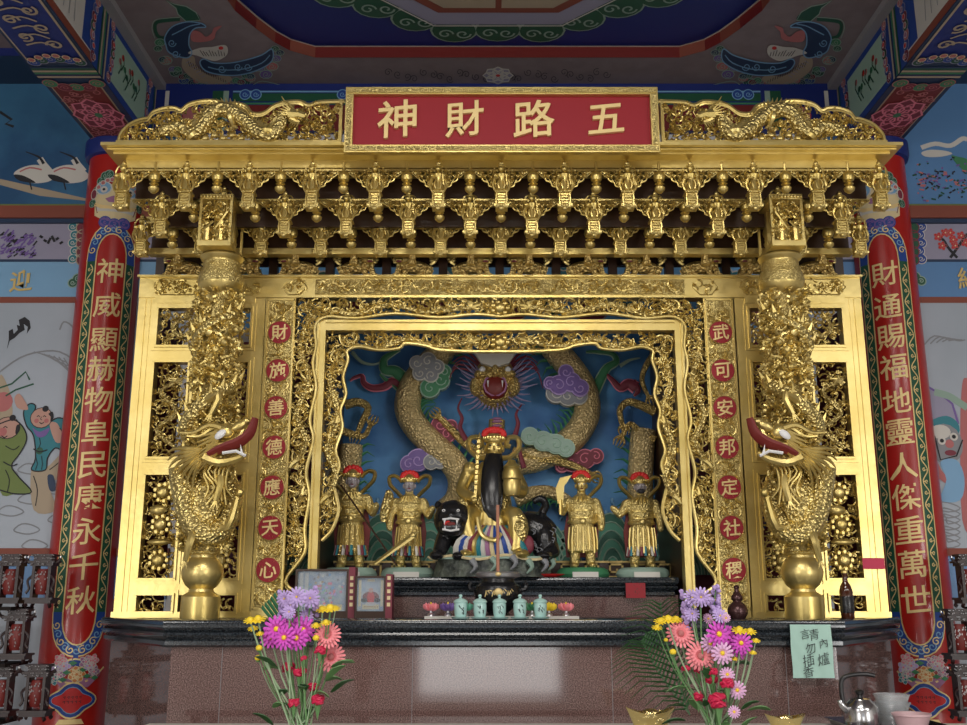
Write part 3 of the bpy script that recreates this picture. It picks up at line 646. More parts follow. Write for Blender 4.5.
# ================================================================ RED COLUMNS
def red_column(s):
    cx, cy, r = s * 2.765, 6.85, .212; K = 1.2455
    a0 = math.atan2(CX - cx, cy); rr_ = lambda z: .205 + .026 * (4.83 - z) / 4.83
    def mp(u, v, w=0.):
        zq = CZ + (v - CZ) * K; q = rr_(zq); a = a0 + u * K / q; return Vector((cx + (q + w) * math.sin(a), cy - (q + w) * math.cos(a), zq))
    t = thing('temple_column', ('red lacquered round column left of the golden shrine with a gold couplet' if s < 0 else 'red lacquered round column right of the golden shrine with a gold couplet'), 'column', (cx, cy, 0))
    MB().mt('red_lacquer').lathe([(rr_(0), 0), (rr_(2), 2), (rr_(ZB), ZB)], (cx, cy, 0), 72).build('shaft', t)
    MB().mt('royal').lathe([(r, 4.70), (r + .02, 4.71), (r + .03, 4.74), (r + .03, ZB)], (cx, cy, 0), 48).build('capital', t)
    MB().mt('dark_granite').lathe([(.27, 0), (.27, .08), (.23, .16), (.19, .2)], (cx, cy, 0), 32).build('base', t)
    z = lambda py: ZZ(py, 5.35)
    zt, zb = z(262), z(612)                       # the long green side bands
    pt = Paint(mp, .0012, .035)
    hw = .078
    for sg in (-1, 1):
        pt.grid('gold_leaf', sg * hw, sg * (hw + .064), zb, zt, 4, 1).up(); pt.grid('green', sg * (hw + .007), sg * (hw + .057), zb, zt, 4, 1)
        pt.l -= 1
    pt.l = 3
    for sg in (-1, 1): pt.vine('gold_leaf', sg * (hw + .032), zb + .02, sg * (hw + .032), zt - .02, .016, 15, .006)
    # blue arch at the top and blue cup at the bottom
    def arch(z0, up, H, hin, m, grow=0.):
        pts = []
        for k in range(13):
            a = PI * k / 12; pts.append(((hin + grow) * math.cos(a), z0 + up * (H + grow) * math.sin(a) ** .8))
        return pts
    def bandarch(z0, up, H, m, w0, w1, layer):
        A = arch(z0, up, H, hw, m, w0); B = arch(z0, up, H, hw, m, w1); pt.mb.mt(m); w = pt.h(layer)
        i = pt.mb.add([mp(a, b, w) for a, b in A]); j = pt.mb.add([mp(a, b, w) for a, b in B])
        for k in range(12): pt.mb.face((i + k, i + k + 1, j + k + 1, j + k))
    for z0, up, H in ((zt, 1, .16), (zb, -1, .16)):
        bandarch(z0, up, H, 'gold_leaf', 0, .064, 2); bandarch(z0, up, H, 'blue', .007, .057, 3)
        for k in range(1, 12):
            a = PI * k / 12; rr = hw + .032; u, v = rr * math.cos(a), z0 + up * (H + .032) * math.sin(a) ** .8
            pt.spiral('gold_leaf' if k % 2 else 'lightblue', u, v, .022, .006, 1.2, a, 1 if k % 2 else -1, 4)
    # flower basket
    zk = z(672); pt.l = 4
    pt.poly('blue', [(-.012, z(650)), (.012, z(650)), (.012, z(658)), (.05, z(666)), (-.05, z(666)), (-.012, z(658))])
    pt.line('gold_leaf', [(.09 * math.cos(a * PI / 10), zk - .02 + .085 * math.sin(a * PI / 10)) for a in range(11)], .008)
    pt.poly('mauve', [(-.10, zk - .03), (.12, zk - .03), (.14, zk + .0), (.07, zk - .075), (-.055, zk - .075)]).line('gold_leaf', [(-.13, zk - .0), (-.06, zk - .045), (.06, zk - .045), (.155, zk + .02)], .009, smooth=3)
    pt.up()
    for k, (a, b, c) in enumerate(((-.09, .02, 'lilac'), (-.07, -.01, 'mauve'), (-.05, .03, 'lilac'), (.07, .03, 'lilac'), (.095, .0, 'mauve'), (-.095, -.03, 'teal'), (.05, .05, 'mauve'), (.085, .055, 'pink'), (-.07, .06, 'pink'))): pt.flower(c, 'offwhite', a, zk + b, .034, 5, 'pink')
    for a, b in ((-.05, -.035), (.06, -.02), (-.01, .045), (.035, .01), (-.035, .0), (.1, -.03)): pt.poly('mid_green', [(a - .02, zk + b), (a, zk + b + .012), (a + .022, zk + b), (a, zk + b - .012)], 7)
    pt.up().flower('orange', 'cream', .012, zk - .01, .042, 7, 'orange')
    # lobed medallion
    zm = z(700); ow = lambda k, g: ((.092 + g + .014 * math.cos(4 * k)) * math.cos(k), zm + (.062 + g + .01 * math.cos(4 * k)) * math.sin(k))
    pt.l = 4
    for g, c in ((.018, 'gold_leaf'), (.010, 'blue'), (-.006, 'lightblue'), (-.010, 'red')):
        pt.poly(c, [ow(2 * PI * k / 32, g) for k in range(32)]); pt.up()
    pt.poly('gold_leaf', [(-.05, zm - .09), (.05, zm - .09), (.065, zm - .115), (-.065, zm - .115)])
    for row in range(2):
        for k in range(5): pt.line('ink', [(-.04 + k * .018, zm + .015 - row * .022), (-.03 + k * .018, zm + .02 - row * .022), (-.032 + k * .018, zm + .008 - row * .022)], .0035)
    # guardian beast face at the top
    pt.l = 2; zf = z(200); 
    pt.poly('cream', [(-.125, zf + .02), (-.11, zf + .07), (-.04, zf + .09), (.04, zf + .09), (.11, zf + .07), (.125, zf + .02), (.115, zf - .10), (.06, zf - .13), (-.06, zf - .13), (-.115, zf - .10)]).up()
    pt.poly('mauve', [(-.06, zf - .0), (-.02, zf + .02), (.02, zf + .02), (.06, zf), (.04, zf - .02), (-.04, zf - .02)]).line('gold_leaf', [(-.12, zf - .03), (-.06, zf - .05), (.06, zf - .05), (.12, zf - .03)], .02, smooth=3)
    pt.poly('offwhite', [(-.115, zf - .03), (-.1, zf - .075), (.1, zf - .075), (.115, zf - .03), (.085, zf - .06), (-.085, zf - .06)]).line('maroon', [(-.115, zf - .03), (-.1, zf - .082), (.1, zf - .082), (.115, zf - .03)], .007)
    pt.cloud('purple', 'blue', [(-.05, zf - .14, .03), (.05, zf - .14, .03), (0, zf - .15, .03)], .006)
    for sg in (-1, 1):
        pt.disc('lightblue', sg * .075, zf + .065, .045, .04, 12, 4, 'offwhite', .007).disc('offwhite', sg * .07, zf + .055, .02, layer=6).disc('ink', sg * .07, zf + .055, .008, layer=7)
        for k in range(5): pt.cloud('green', 'sage', [(sg * (.05 + .022 * k), zf + .15 - .018 * k * k * .6, .022)], .004)
        pt.disc('maroon', sg * .13, zf + .03, .02, .03, 10, 5, 'offwhite', .005)
        for k in range(4): pt.disc('rose', sg * (.03 + .024 * k), zf + .115 - .005 * k * k, .013, layer=6, out='offwhite', ow=.004)
    pt.build('painted_ornament', t)
    txt = '神威顯赫物阜民康永千秋' if s < 0 else '財通賜福地靈人傑重萬世'
    ys = ([271, 305, 340, 369, 400, 433, 465, 497, 531, 566, 600] if s < 0 else [274, 307, 337, 367, 401, 432, 466, 497, 530, 564, 599])
    for ch, py in zip(txt, ys):
        g = MB().mt('gold_leaf'); put_glyph(g, ch, lambda a, b, w: mp(a, b, w + .001), 0, z(py), .142, .003, sub=.025, bold=.007); g.build('character', t, False)
red_column(-1); red_column(1)

# ================================================================ ALTAR
ZT = 1.509
OUT = [(-2.28, 6.6), (-2.28, 5.93), (-1.64, 5.0), (1.64, 5.0), (2.28, 5.93), (2.28, 6.6)]
def inset(path, d):
    P2 = [Vector((a, b)) for a, b in path]; res = []
    for k, p in enumerate(P2):
        def nn(a, b): t = (b - a).normalized(); return Vector((t.y, -t.x))        # outward of the path
        if k == 0: n = nn(P2[0], P2[1])
        elif k == len(P2) - 1: n = nn(P2[-2], P2[-1])
        else:
            n1, n2 = nn(P2[k - 1], p), nn(p, P2[k + 1]); n = (n1 + n2); n = n / max(.3, n.dot(n1))
        res.append(p - n * d)
    return res
def sweep(mb, path, prof):
    rings = [inset(path, -o) for o, z in prof]; base = [mb.add([(p.x, p.y, z) for p in R]) for R, (o, z) in zip(rings, prof)]
    n = len(path)
    for k in range(len(prof) - 1):
        for a in range(n - 1): mb.face((base[k] + a, base[k] + a + 1, base[k + 1] + a + 1, base[k + 1] + a))
    mb.face([base[-1] + a for a in range(n)]); mb.face([base[0] + a for a in reversed(range(n))])
PROF = [(-.06, -.128), (-.035, -.128), (-.02, -.118), (-.02, -.10), (-.028, -.092), (-.012, -.082), (-.004, -.07), (-.008, -.06), (-.02, -.055), (-.006, -.045), (0, -.035), (0, -.012), (-.004, -.003), (-.012, 0)]
al = thing('altar_table', 'long stone altar of red granite with black moulded top under the shrine', 'altar', (0, 5.6, 0))
m = MB().mt('red_granite'); ins = inset(OUT, .06); m.prism([(p.x, p.y, 0) for p in ins], (0, 0, ZT - .12)); m.build('body', al, False)
m = MB().mt('dark_granite'); sweep(m, OUT, [(o, ZT + z) for o, z in PROF]); m.build('moulded_top', al, True, angle=30)
for k in (-1.36, -.44, .52, 1.36): MB().mt('gray').box((k - .001, 5.058, 0), (k + .001, 5.061, ZT - .13)).build('joint', al, False)
YS = 5.95; ZS = ZZ(577, YS)
st = thing('altar_step', 'dark moulded stone step on the altar carrying the statues', 'altar step', (0, 6.2, ZT))
m = MB().mt('red_granite').box((-1.03, YS + .04, ZT), (1.03, 6.6, ZS - .1)); m.build('riser', st, False)
m = MB().mt('dark_granite'); sweep(m, [(-1.03, 6.8), (-1.03, YS), (1.03, YS), (1.03, 6.8)], [(o, ZS + z * .86) for o, z in PROF]); m.build('moulded_top', st, True, angle=30)
# fretwork rail behind the statues
zr = ZZ(561, 6.4)
ra = thing('fretwork_rail', 'low dark rail with gold key fret behind the statues', 'rail', (0, 6.4, ZS))
MB().mt('brown_lacquer').box((-1.03, 6.38, ZS), (1.03, 6.44, zr)).build('board', ra, False)
m = MB().mt('gold_paint'); k = -1.0
m.box((-1.03, 6.372, zr - .012), (1.03, 6.38, zr))
while k < 1.0:
    u = .016; H = zr - ZS - .02; z0 = ZS + .004
    for a, b, c, d in ((0, 0, .12, .012), (.108, 0, .12, H), (.03, H - .012, .12, H), (.03, .03, .042, H), (.03, .03, .085, .042), (.075, .03, .085, .055)):
        m.box((k + a, 6.368, z0 + b), (k + c, 6.38, z0 + d))
    k += .15
m.build('key_fret', ra, False)

# ================================================================ SHRINE SCREEN
YC = 5.75; rng = random.Random(7)
def frame(mb, x0, x1, z0, z1, w, y0, y1, step=True):
    for (a, b, c, d) in ((x0 - w, z0 - w, x1 + w, z0), (x0 - w, z1, x1 + w, z1 + w), (x0 - w, z0, x0, z1), (x1, z0, x1 + w, z1)):
        mb.box((a, y0, b), (c, y1, d))
    if step:
        e = w * .35
        for (a, b, c, d) in ((x0 - e, z0 - e, x1 + e, z0 + .002), (x0 - e, z1 - .002, x1 + e, z1 + e), (x0 - e, z0, x0 + .002, z1), (x1 - .002, z0, x1 + e, z1)):
            mb.box((a, y0 - .012, b), (c, y1, d))
rows = [('top', 3.06, 3.29), ('mid', 2.40, 2.96), ('low', 1.72, 2.30), ('skirt', 1.54, 1.63)]
def screen(s):
    t = thing('carved_screen', ('gilded openwork screen beside left red column, behind dragon pillar' if s < 0 else 'gilded openwork screen beside right red column, behind dragon pillar'), 'screen', (s * 1.76, YC, ZT))
    m = MB().mt('gold')
    L = lambda a, b, z0, z1, y0=YC, y1=YC + .07: m.box((min(s * a, s * b), y0, z0), (max(s * a, s * b), y1, z1))
    L(2.15, 2.05, ZT, 3.355); L(1.455, 1.395, ZT, 3.355); L(2.05, 1.455, 3.32, 3.355, YC - .01)
    L(2.05, 1.455, 2.96 + .03, 3.06 - .03); L(2.05, 1.455, 2.33, 2.37); L(2.05, 1.455, 1.655, 1.70); L(1.80, 1.70, 1.63, 3.02, YC + .002, YC + .068)
    L(2.115, 2.105, ZT, 3.35, YC - .006); L(2.08, 2.075, ZT, 3.35, YC - .004); L(2.16, 1.39, ZT, ZT + .03, YC - .01)
    m.build('frame', t, False)
    for nm, z0, z1 in rows:
        for a, b in (((2.025, 1.475),) if nm == 'top' else ((2.025, 1.825), (1.685, 1.475))):
            x0, x1 = sorted((s * a, s * b)); fm = MB().mt('gold'); frame(fm, x0, x1, z0, z1, .03, YC - .006, YC + .06)
            po = fm.build('panel_frame', t, False)
            c = MB().mt('gold'); ins = inbox(x0 - .004, z0 - .004, x1 + .004, z1 + .004)
            curls(c, ins, (x0, z0, x1, z1), YC + .04, .03, .031 if nm != 'skirt' else .04, .0056, rng, .7, blob=.3)
            if nm == 'top':
                xc = (x0 + x1) / 2
                for dx in (-.14, .14): dragon(c, [(xc + dx + (.03 + .006 * q) * math.cos(q * .9 + 1), YC + .005, (z0 + z1) / 2 + (.03 + .006 * q) * math.sin(q * .9 + 1)) for q in range(8)], .012, n=7)
            elif nm != 'skirt':
                xc = (x0 + x1) / 2; zc = (z0 + z1) / 2; h = (z1 - z0)
                if nm == 'mid': dragon(c, [(xc + .05, YC + .01, z0 + .06), (xc - .06, YC, z0 + .16), (xc + .05, YC, zc - .02), (xc - .05, YC, zc + .1), (xc + .04, YC - .01, z1 - .12)], .014, n=8)
                else:
                    for q, zz in enumerate((z0 + .1, z0 + .3, z1 - .1)):
                        c.ell((xc, YC + .0, zz), (.035, .02, .035))
                        for k in range(9): g = 2 * PI * k / 9; c.ell((xc + .048 * math.cos(g), YC + .012, zz + .048 * math.sin(g)), (.016, .012, .016), seg=6, rings=4)
                    c.ell((xc, YC, z0 + .2), (.07, .02, .018)); c.ell((xc - .02, YC, z1 - .2), (.05, .02, .03))
            c.build('openwork', po)
    return t
screen(-1); screen(1)
# carved band over the screens
t = thing('carved_band', 'long gilded relief band across the shrine below the carved lions', 'carved band', (0, YC, 3.354))
m = MB().mt('gold').box((-2.15, YC - .01, 3.355), (2.15, YC + .08, 3.485)).box((-2.16, YC - .03, 3.478), (2.16, YC + .16, 3.49)); m.build('board', t, False)
for s in (-1, 1):
    for a, b in ((2.06, 1.43), (1.30, 1.15)):
        m = MB().mt('gold'); x0, x1 = sorted((s * a, s * b)); curls(m, inbox(x0, 3.372, x1, 3.468), (x0, 3.37, x1, 3.47), YC - .012, .004, .034, .006, rng, .6)
        m.tube([(x0, YC - .012, 3.42), (x0 + .04, YC - .012, 3.372), (x1 - .04, YC - .012, 3.372), (x1, YC - .012, 3.42), (x1 - .04, YC - .012, 3.468), (x0 + .04, YC - .012, 3.468)], .004, 5, closed=True); m.build('relief', t)
m = MB().mt('gold_brocade').box((-1.1, YC - .016, 3.372), (1.1, YC, 3.465))
m.mt('gold'); curls(m, inbox(-1.1, 3.375, 1.1, 3.465), (-1.1, 3.37, 1.1, 3.47), YC - .016, .006, .04, .006, rng, .5)
m.build('relief', t)
# couplet boards with red medallions
def couplet(s):
    x0, x1 = (-1.385, -1.215) if s < 0 else (1.215, 1.385); xc = (x0 + x1) / 2
    t = thing('couplet_board', ('carved gold couplet board of seven red medallions left of the niche' if s < 0 else 'carved gold couplet board of seven red medallions right of the niche'), 'couplet board', (xc, YC, ZT))
    m = MB().mt('gold').box((x0 - .006, YC, ZT), (x1 + .001, YC + .07, 3.354)).mt('gold_carved').box((x0 + .012, YC - .004, ZT + .05), (x1 - .012, YC, 3.335))
    m.mt('gold')
    for a in (x0 + .006, x1 - .006): m.box((a - .004, YC - .010, ZT + .04), (a + .004, YC, 3.345))
    for b in (ZT + .045, 3.34): m.box((x0, YC - .01, b - .004), (x1, YC, b + .004))
    m.build('board', t, False)
    m = MB().mt('gold'); curls(m, inbox(x0 + .016, ZT + .06, x1 - .016, 3.33), (x0, ZT, x1, 3.33), YC - .005, .003, .042, .0055, rng, .6); m.build('relief', t)
    for k, (ch, py) in enumerate(zip('財施善德應天心' if s < 0 else '武可安邦定社稷', (333, 371, 408, 447.5, 487.5, 528, 570))):
        z = ZZ(py, YC)
        d = MB().mt('red_board').tube([(xc, YC, z), (xc, YC - .016, z)], .067, 28).mt('gold').tube([(xc + .068 * math.cos(2 * PI * q / 24), YC - .012, z + .068 * math.sin(2 * PI * q / 24)) for q in range(24)], .0035, 5, closed=True)
        do = d.build('medallion', t); g = MB().mt('gold_leaf'); put_glyph(g, ch, lambda a, b, w: Vector((a, YC - .0165 - w, b)), xc, z, .095, .004); g.build('character', do, False)
couplet(-1); couplet(1)

# nested niche frames: plain post frame, openwork with a rippling inner border
def ripple(x, zt, zb, amp, n, topn):
    """left inner border going up the left side then along the top to the middle"""
    pts = []
    for k in range(n + 1): z = zb + (zt - .06 - zb) * k / n; pts.append((-x + (amp if k % 2 else -amp * .6), z))
    for k in range(1, topn + 1): a = -x + .05 + (x - .05) * k / topn; pts.append((a, zt + (amp if k % 2 else -amp * .5)))
    return pts
def niche_frame(name, label, Y, xo, zo, xi, zi, zb, wave, ztop_wave, seed, post):
    t = thing(name, label, 'niche frame', (0, Y, zb)); r = random.Random(seed)
    side = cat([(a, 0, b) for a, b in wave], n=4); side2 = [(p.x, p.z) for p in side]
    poly = [(-xo, zb), (-xo, zo), (0, zo)] + list(reversed(side2)); ins = inpoly(poly)
    for s, nm in ((-1, 'left'), (1, 'right')):
        m = MB().mt('gold'); curls(m, ins, (-xo, zb, 0, zo), Y + .03, .035, .033, .006, r, .8, blob=.3)
        # climbing dragon on the post and one along the lintel
        xm = -(xo + xi) / 2
        h = zo - zb
        dragon(m, [(xm + .02, Y + .01, zo - .12), (xm - .03, Y, zo - .3), (xm + .03, Y, zo - .5), (xm - .03, Y - .005, zo - .7), (xm + .03, Y - .01, zo - .86), (xm - .02, Y - .03, zo - .98)], .019, n=8)
        dragon(m, [(-xi - .02, Y + .01, zo - .05), (-xi * .8, Y, zo - .10), (-xi * .6, Y, zo - .04), (-xi * .4, Y, zo - .085), (-.16, Y - .02, zo - .06)], .017, n=8)
        dragon(m, [(xm, Y + .01, zb + .3), (xm + .03, Y, zb + .42), (xm - .02, Y, zb + .55), (xm + .02, Y - .01, zb + .68)], .016, n=8)
        curls(m, ins, (-xo, zb, 0, zo), Y + .0, .015, .045, .0055, r, .9, blob=.5); m.tube([(a, Y - .012, b) for a, b in side2], .0115, 8)
        if s > 0: flipx(m)
        m.build('openwork', t)
    m = MB().mt('gold_leaf' if 0 else 'gold')
    for k in range(7): g = 2 * PI * k / 7; m.ell((.045 * math.cos(g), Y - .01, zo - .065 + .035 * math.sin(g)), (.02, .02, .016), seg=6, rings=5)
    m.ell((0, Y - .02, zo - .065), (.035, .03, .035)); m.build('centre_flower', t)
    m = MB().mt('gold')
    if post:
        a, b, zl, zh = post
        for s in (-1, 1): m.box((min(s * a, s * b), Y - .005, zb), (max(s * a, s * b), Y + .08, zh)); m.box((min(s * (a + .004), s * (a - .008)), Y - .018, zb), (max(s * (a + .004), s * (a - .008)), Y, zh))
        m.box((-b, Y - .0045, zl), (b, Y + .079, zh)); m.box((-b, Y - .0175, zh - .01), (b, Y, zh + .003)); m.box((-a, Y - .004, zh), (a, Y + .08, zh + .01))
        m.build('post_frame', t, False)
    return t
wo = [(-1.085, 1.62), (-1.20, 1.70), (-1.10, 1.86), (-1.105, 2.0), (-1.085, 2.18), (-1.11, 2.32), (-1.075, 2.5), (-1.10, 2.62), (-1.07, 2.8), (-1.095, 2.95), (-1.08, 3.06), (-1.09, 3.18), (-1.02, 3.235), (-.85, 3.225), (-.62, 3.255), (-.36, 3.23), (-.15, 3.25), (0, 3.235)]
niche_frame('outer_niche_frame', 'outer gilded openwork border of the niche with rippling inner edge', YC, 1.213, 3.352, 1.085, 3.24, ZT, wo, 0, 3, (1.075, 1.03, 3.155, 3.21))
wi = [(-1.015, 1.93), (-.96, 1.99), (-.925, 2.1), (-.945, 2.2), (-.96, 2.26), (-.93, 2.36), (-.955, 2.45), (-.92, 2.58), (-.935, 2.68), (-.905, 2.78), (-.925, 2.88), (-.90, 2.98), (-.905, 3.04), (-.83, 3.065), (-.72, 3.045), (-.60, 3.055), (-.56, 3.085), (-.44, 3.07), (-.36, 3.045), (-.15, 3.035), (0, 3.035)]
niche_frame('inner_niche_frame', 'inner gilded openwork border around the blue niche painting', YC + .05, 1.03, 3.155, .92, 3.06, 1.93, wi, 0, 4, None)

# dark side and back boards, added to shade the space behind the screens
sh = thing('added_dark_casing', 'dark brown boards added to shade the space behind the gilded screens', 'added casing', (0, 6.3, ZT))
for s in (-1, 1):
    a, b = sorted((s * 1.06, s * 1.10)); MB().mt('brown_lacquer').box((a, YC + .16, ZT), (b, YW - .005, 3.5)).build('inner_side', sh, False)
    a, b = sorted((s * 2.12, s * 2.14)); MB().mt('maroon').box((a, YC + .09, ZT + .001), (b, 6.55, 3.36)).build('outer_side', sh, False)
    a, b = sorted((s * 1.1, s * 2.15)); c = MB().mt('maroon').box((a, YW - .03, ZT), (b, YW - .01, 3.36)); c.build('back_board', sh, False)
    pt = Paint(lambda u, v, w: Vector((u, YW - .031 - w, v)), .002); r = random.Random(3)
    for k in range(26): pt.cloud(('purple', 'blue', 'dark_red', 'mauve')[k % 4], 'maroon', [(s * r.uniform(1.18, 2.08), r.uniform(1.6, 3.3), .06)], .01)
    pt.build('painted_clouds', sh)

# ================================================================ CANOPY
YK = 5.0
cn = thing('shrine_canopy', 'gilded canopy of three stepped rows of carved brackets over the shrine', 'canopy', (0, 5.4, 3.5))
z = lambda py, Y: ZZ(py, Y)
m = MB().mt('gold'); zc0, zc1 = 3.950, 3.992
m.box((-2.10, YK + .04, zc0), (2.10, 6.0, zc1 - .012)).box((-2.15, YK - .02, zc1 - .018), (2.15, 6.0, zc1)).box((-2.125, YK + .01, zc0 + .012), (2.125, 6.0, zc1 - .02)); m.build('cornice', cn, False)
zu1 = z(172, 5.15); m = MB().mt('gold').box((-2.06, YK + .12, zu1 + .012), (2.06, YK + .2, zc0)).box((-2.04, YK + .15, zu1), (2.04, YK + .22, zu1 + .02)); m.build('upper_beam', cn, False)
TIER = [(5.15, 13, 0, (160, 209), (172, 191)), (5.30, 12, .5, (196, 237), (201.5, 224)), (5.50, 13, 0, (222, 261), (224, 248))]
SP = .3445
def wing_outline(wd, ht):
    return [(.02, 0), (wd, 0), (wd, -.012), (wd * .86, -ht * .22), (wd * .74, -ht * .38), (wd * .66, -ht * .42), (wd * .6, -ht * .6), (wd * .44, -ht * .72), (wd * .4, -ht * .9), (.02, -ht)]
def make_bracket(r):
    """built round the origin: top of the wings at z = 0, figure front at y = 0"""
    b = thing('tmp', 'x', 'x'); H = .20
    m = MB().mt('gold_carved')
    m.cbox((0, .03, -.172), (.056, .06, .086)).cbox((0, .022, -.130), (.072, .072, .010)).cbox((0, .024, -.216), (.066, .066, .012))
    m.mt('gold')
    for k in range(4): m.cbox((0, -.003, -.145 - k * .016), (.042 - .008 * (k % 2), .01, .007))
    for q in (-1, 1): m.tube([(q * .026, -.004, -.135), (q * .030, -.006, -.17), (q * .026, -.004, -.21)], .005, 5).ell((q * .036, -.002, -.205), (.01, .01, .014), seg=6, rings=4)
    m.ell((0, .0, -.225), (.016, .016, .014)); m.build('pedestal', b)
    m = MB().mt('gold')
    m.lathe([(.040, -.126), (.034, -.10), (.022, -.066), (.027, -.045), (.031, -.030), (.014, -.016)], (0, .0, 0), 10, 1, .75)
    m.ell((0, -.006, .004), (.018, .018, .021)); m.lathe([(.020, .014), (.024, .02), (.012, .03), (.014, .036), (.005, .052)], (0, 0, 0), 8); m.ell((-.032, -.004, -.037), (.015, .015, .015), seg=6, rings=4).ell((.032, -.004, -.037), (.015, .015, .015), seg=6, rings=4)
    for q in (-1, 1): m.tube(cat([(q * .03, -.008, -.05), (q * .045, -.006, -.09), (q * .036, -.01, -.125)], n=3), [.010, .006], 6).tube(cat([(q * .01, -.03, -.07), (q * .018, -.034, -.10), (q * .012, -.034, -.125)], n=3), .005, 5)
    m.tube([(-.024, -.002, -.03), (-.036, -.012, -.055), (-.01, -.03, -.06)], .008, 6).tube([(.024, -.002, -.03), (.036, -.01, -.05), (.02, -.028, -.075)], .008, 6)
    m.tube(cat([(-.015, .01, -.06), (-.045, .01, -.02), (-.034, .01, .02), (-.012, .01, .03)], n=3), .005, 5).tube(cat([(.015, .01, -.06), (.045, .01, -.02), (.034, .01, .02), (.012, .01, .03)], n=3), .005, 5)
    for k in range(5): m.cone((-.03 + .015 * k, -.012, -.085), (-.036 + .018 * k, -.02, -.112), .007, 4)
    m.tube([(.03, -.03, -.10), (.02, -.028, .0)], .0035, 4)
    m.build('figure', b)
    for s in (-1, 1):
        m = MB().mt('gold'); o = wing_outline(.164, .105); rr = random.Random(4)
        curls(m, inpoly(o), (.02, -.105, .164, 0), .012, .018, .0165, .0048, rr, .9, 4, 7, .12)
        m.tube(cat([(a, .004, c) for a, c in o[1:]], n=3), .0045, 5)
        m.box((.02, .0, -.006), (.16, .022, .004))
        if s < 0: flipx(m)
        m.build('wing', b)
    for ch in b.children: ch.location = (0, 0, 0)
    return b
proto = make_bracket(0); fin0 = None
for ti, (Y, n, off, (fa, fb), (wa, wbb)) in enumerate(TIER):
    zt = z(wa, Y); zb_ = z(wbb, Y); sc_ = (1, .94, .88)[ti]
    for k in range(n):
        x = (k - (n - 1) / 2) * SP
        r = dup(proto, (0, 0, 0))
        for key in ('label', 'category', 'group'):
            if key in r: del r[key]
        r.name = 'bracket'; r.parent = cn; r['x'] = 0; del r['x']; r.location = Vector((x, Y - .03, zt)) - WL[cn.name]; r.scale = (1, 1, sc_)
        if ti == 1 and abs(abs(x) - 1.55) < .05:
            for ch in list(r.children):
                if not ch.name.startswith('figure'): bpy.data.objects.remove(ch)
            r.location.z += .03
        if (k == 0 or k == n - 1):
            for ch in list(r.children):
                if ch.name.startswith('wing') and ((k == 0 and ch.data.vertices[0].co.x < 0) or (k == n - 1 and ch.data.vertices[0].co.x > 0)) and abs(x) > 2: bpy.data.objects.remove(ch)
    hw = (2.05, 1.98, 2.06)[ti]
    m = MB().mt('gold').box((-hw, Y + .01, zt), (hw, Y + .09, zt + .05)).mt('brown_lacquer').box((-hw, Y + .13, zt - .10), (hw, Y + .15, zt + .02)); m.build('tier_beam', cn, False)
    hw2 = 12 if ti != 1 else 13
    for k in range(hw2):
        x = (k - (hw2 - 1) / 2) * SP
        if abs(x) > 2.04: continue
        Yp = (5.12, 5.31, 5.5)[ti]; zz = z((193, 221, 246)[ti], Yp) + (.13, .125, .115)[ti]
        if fin0 is None:
            pm = MB().mt('gold').tube([(0, 0, .05), (0, 0, -.03)], .008, 6).lathe([(.002, -.132), (.012, -.13), (.027, -.116), (.030, -.102), (.020, -.09), (.013, -.084), (.026, -.078), (.016, -.072), (.013, -.064), (.028, -.058), (.034, -.04), (.029, -.018), (.014, -.006), (.008, 0)], (0, 0, 0), 14)
            fin0 = pm.build('hanging_finial', None); WL.pop(fin0.name, None); pd = fin0; pd.parent = cn
        else: pd = fin0.copy(); col.objects.link(pd)
        pd.location = Vector((x, Yp, zz)) - WL[cn.name]
def kill(o):
    for c in list(o.children): kill(c)
    bpy.data.objects.remove(o)
kill(proto)
m = None
zl = 3.49; Y3 = YC + .05
for k in range(13):
    x = (k - 6) * SP
    if abs(x) > 2.1: continue
    MB().mt('brown_lacquer').box((x - .026, Y3 + .03, zl), (x + .026, Y3 + .08, z(246, 5.75))).build('post', cn, False)
zbm = z(254, 5.55)
MB().mt('gold').box((-2.07, 5.60, zbm + .018), (2.07, 5.66, zbm + .055)).build('lower_beam', cn, False)
MB().mt('brown_lacquer').box((-2.07, 5.90, zbm + .05), (2.07, 5.94, 3.96)).build('back_board', cn, False)
for k in range(12):
    x = (k - 5.5) * SP
    MB().mt('dark_gold').lathe([(.02, -.06), (.027, -.056), (.027, -.036), (.021, -.032), (.021, .0)], (x, 5.63, zbm + .018), 12).build('short_finial', cn)

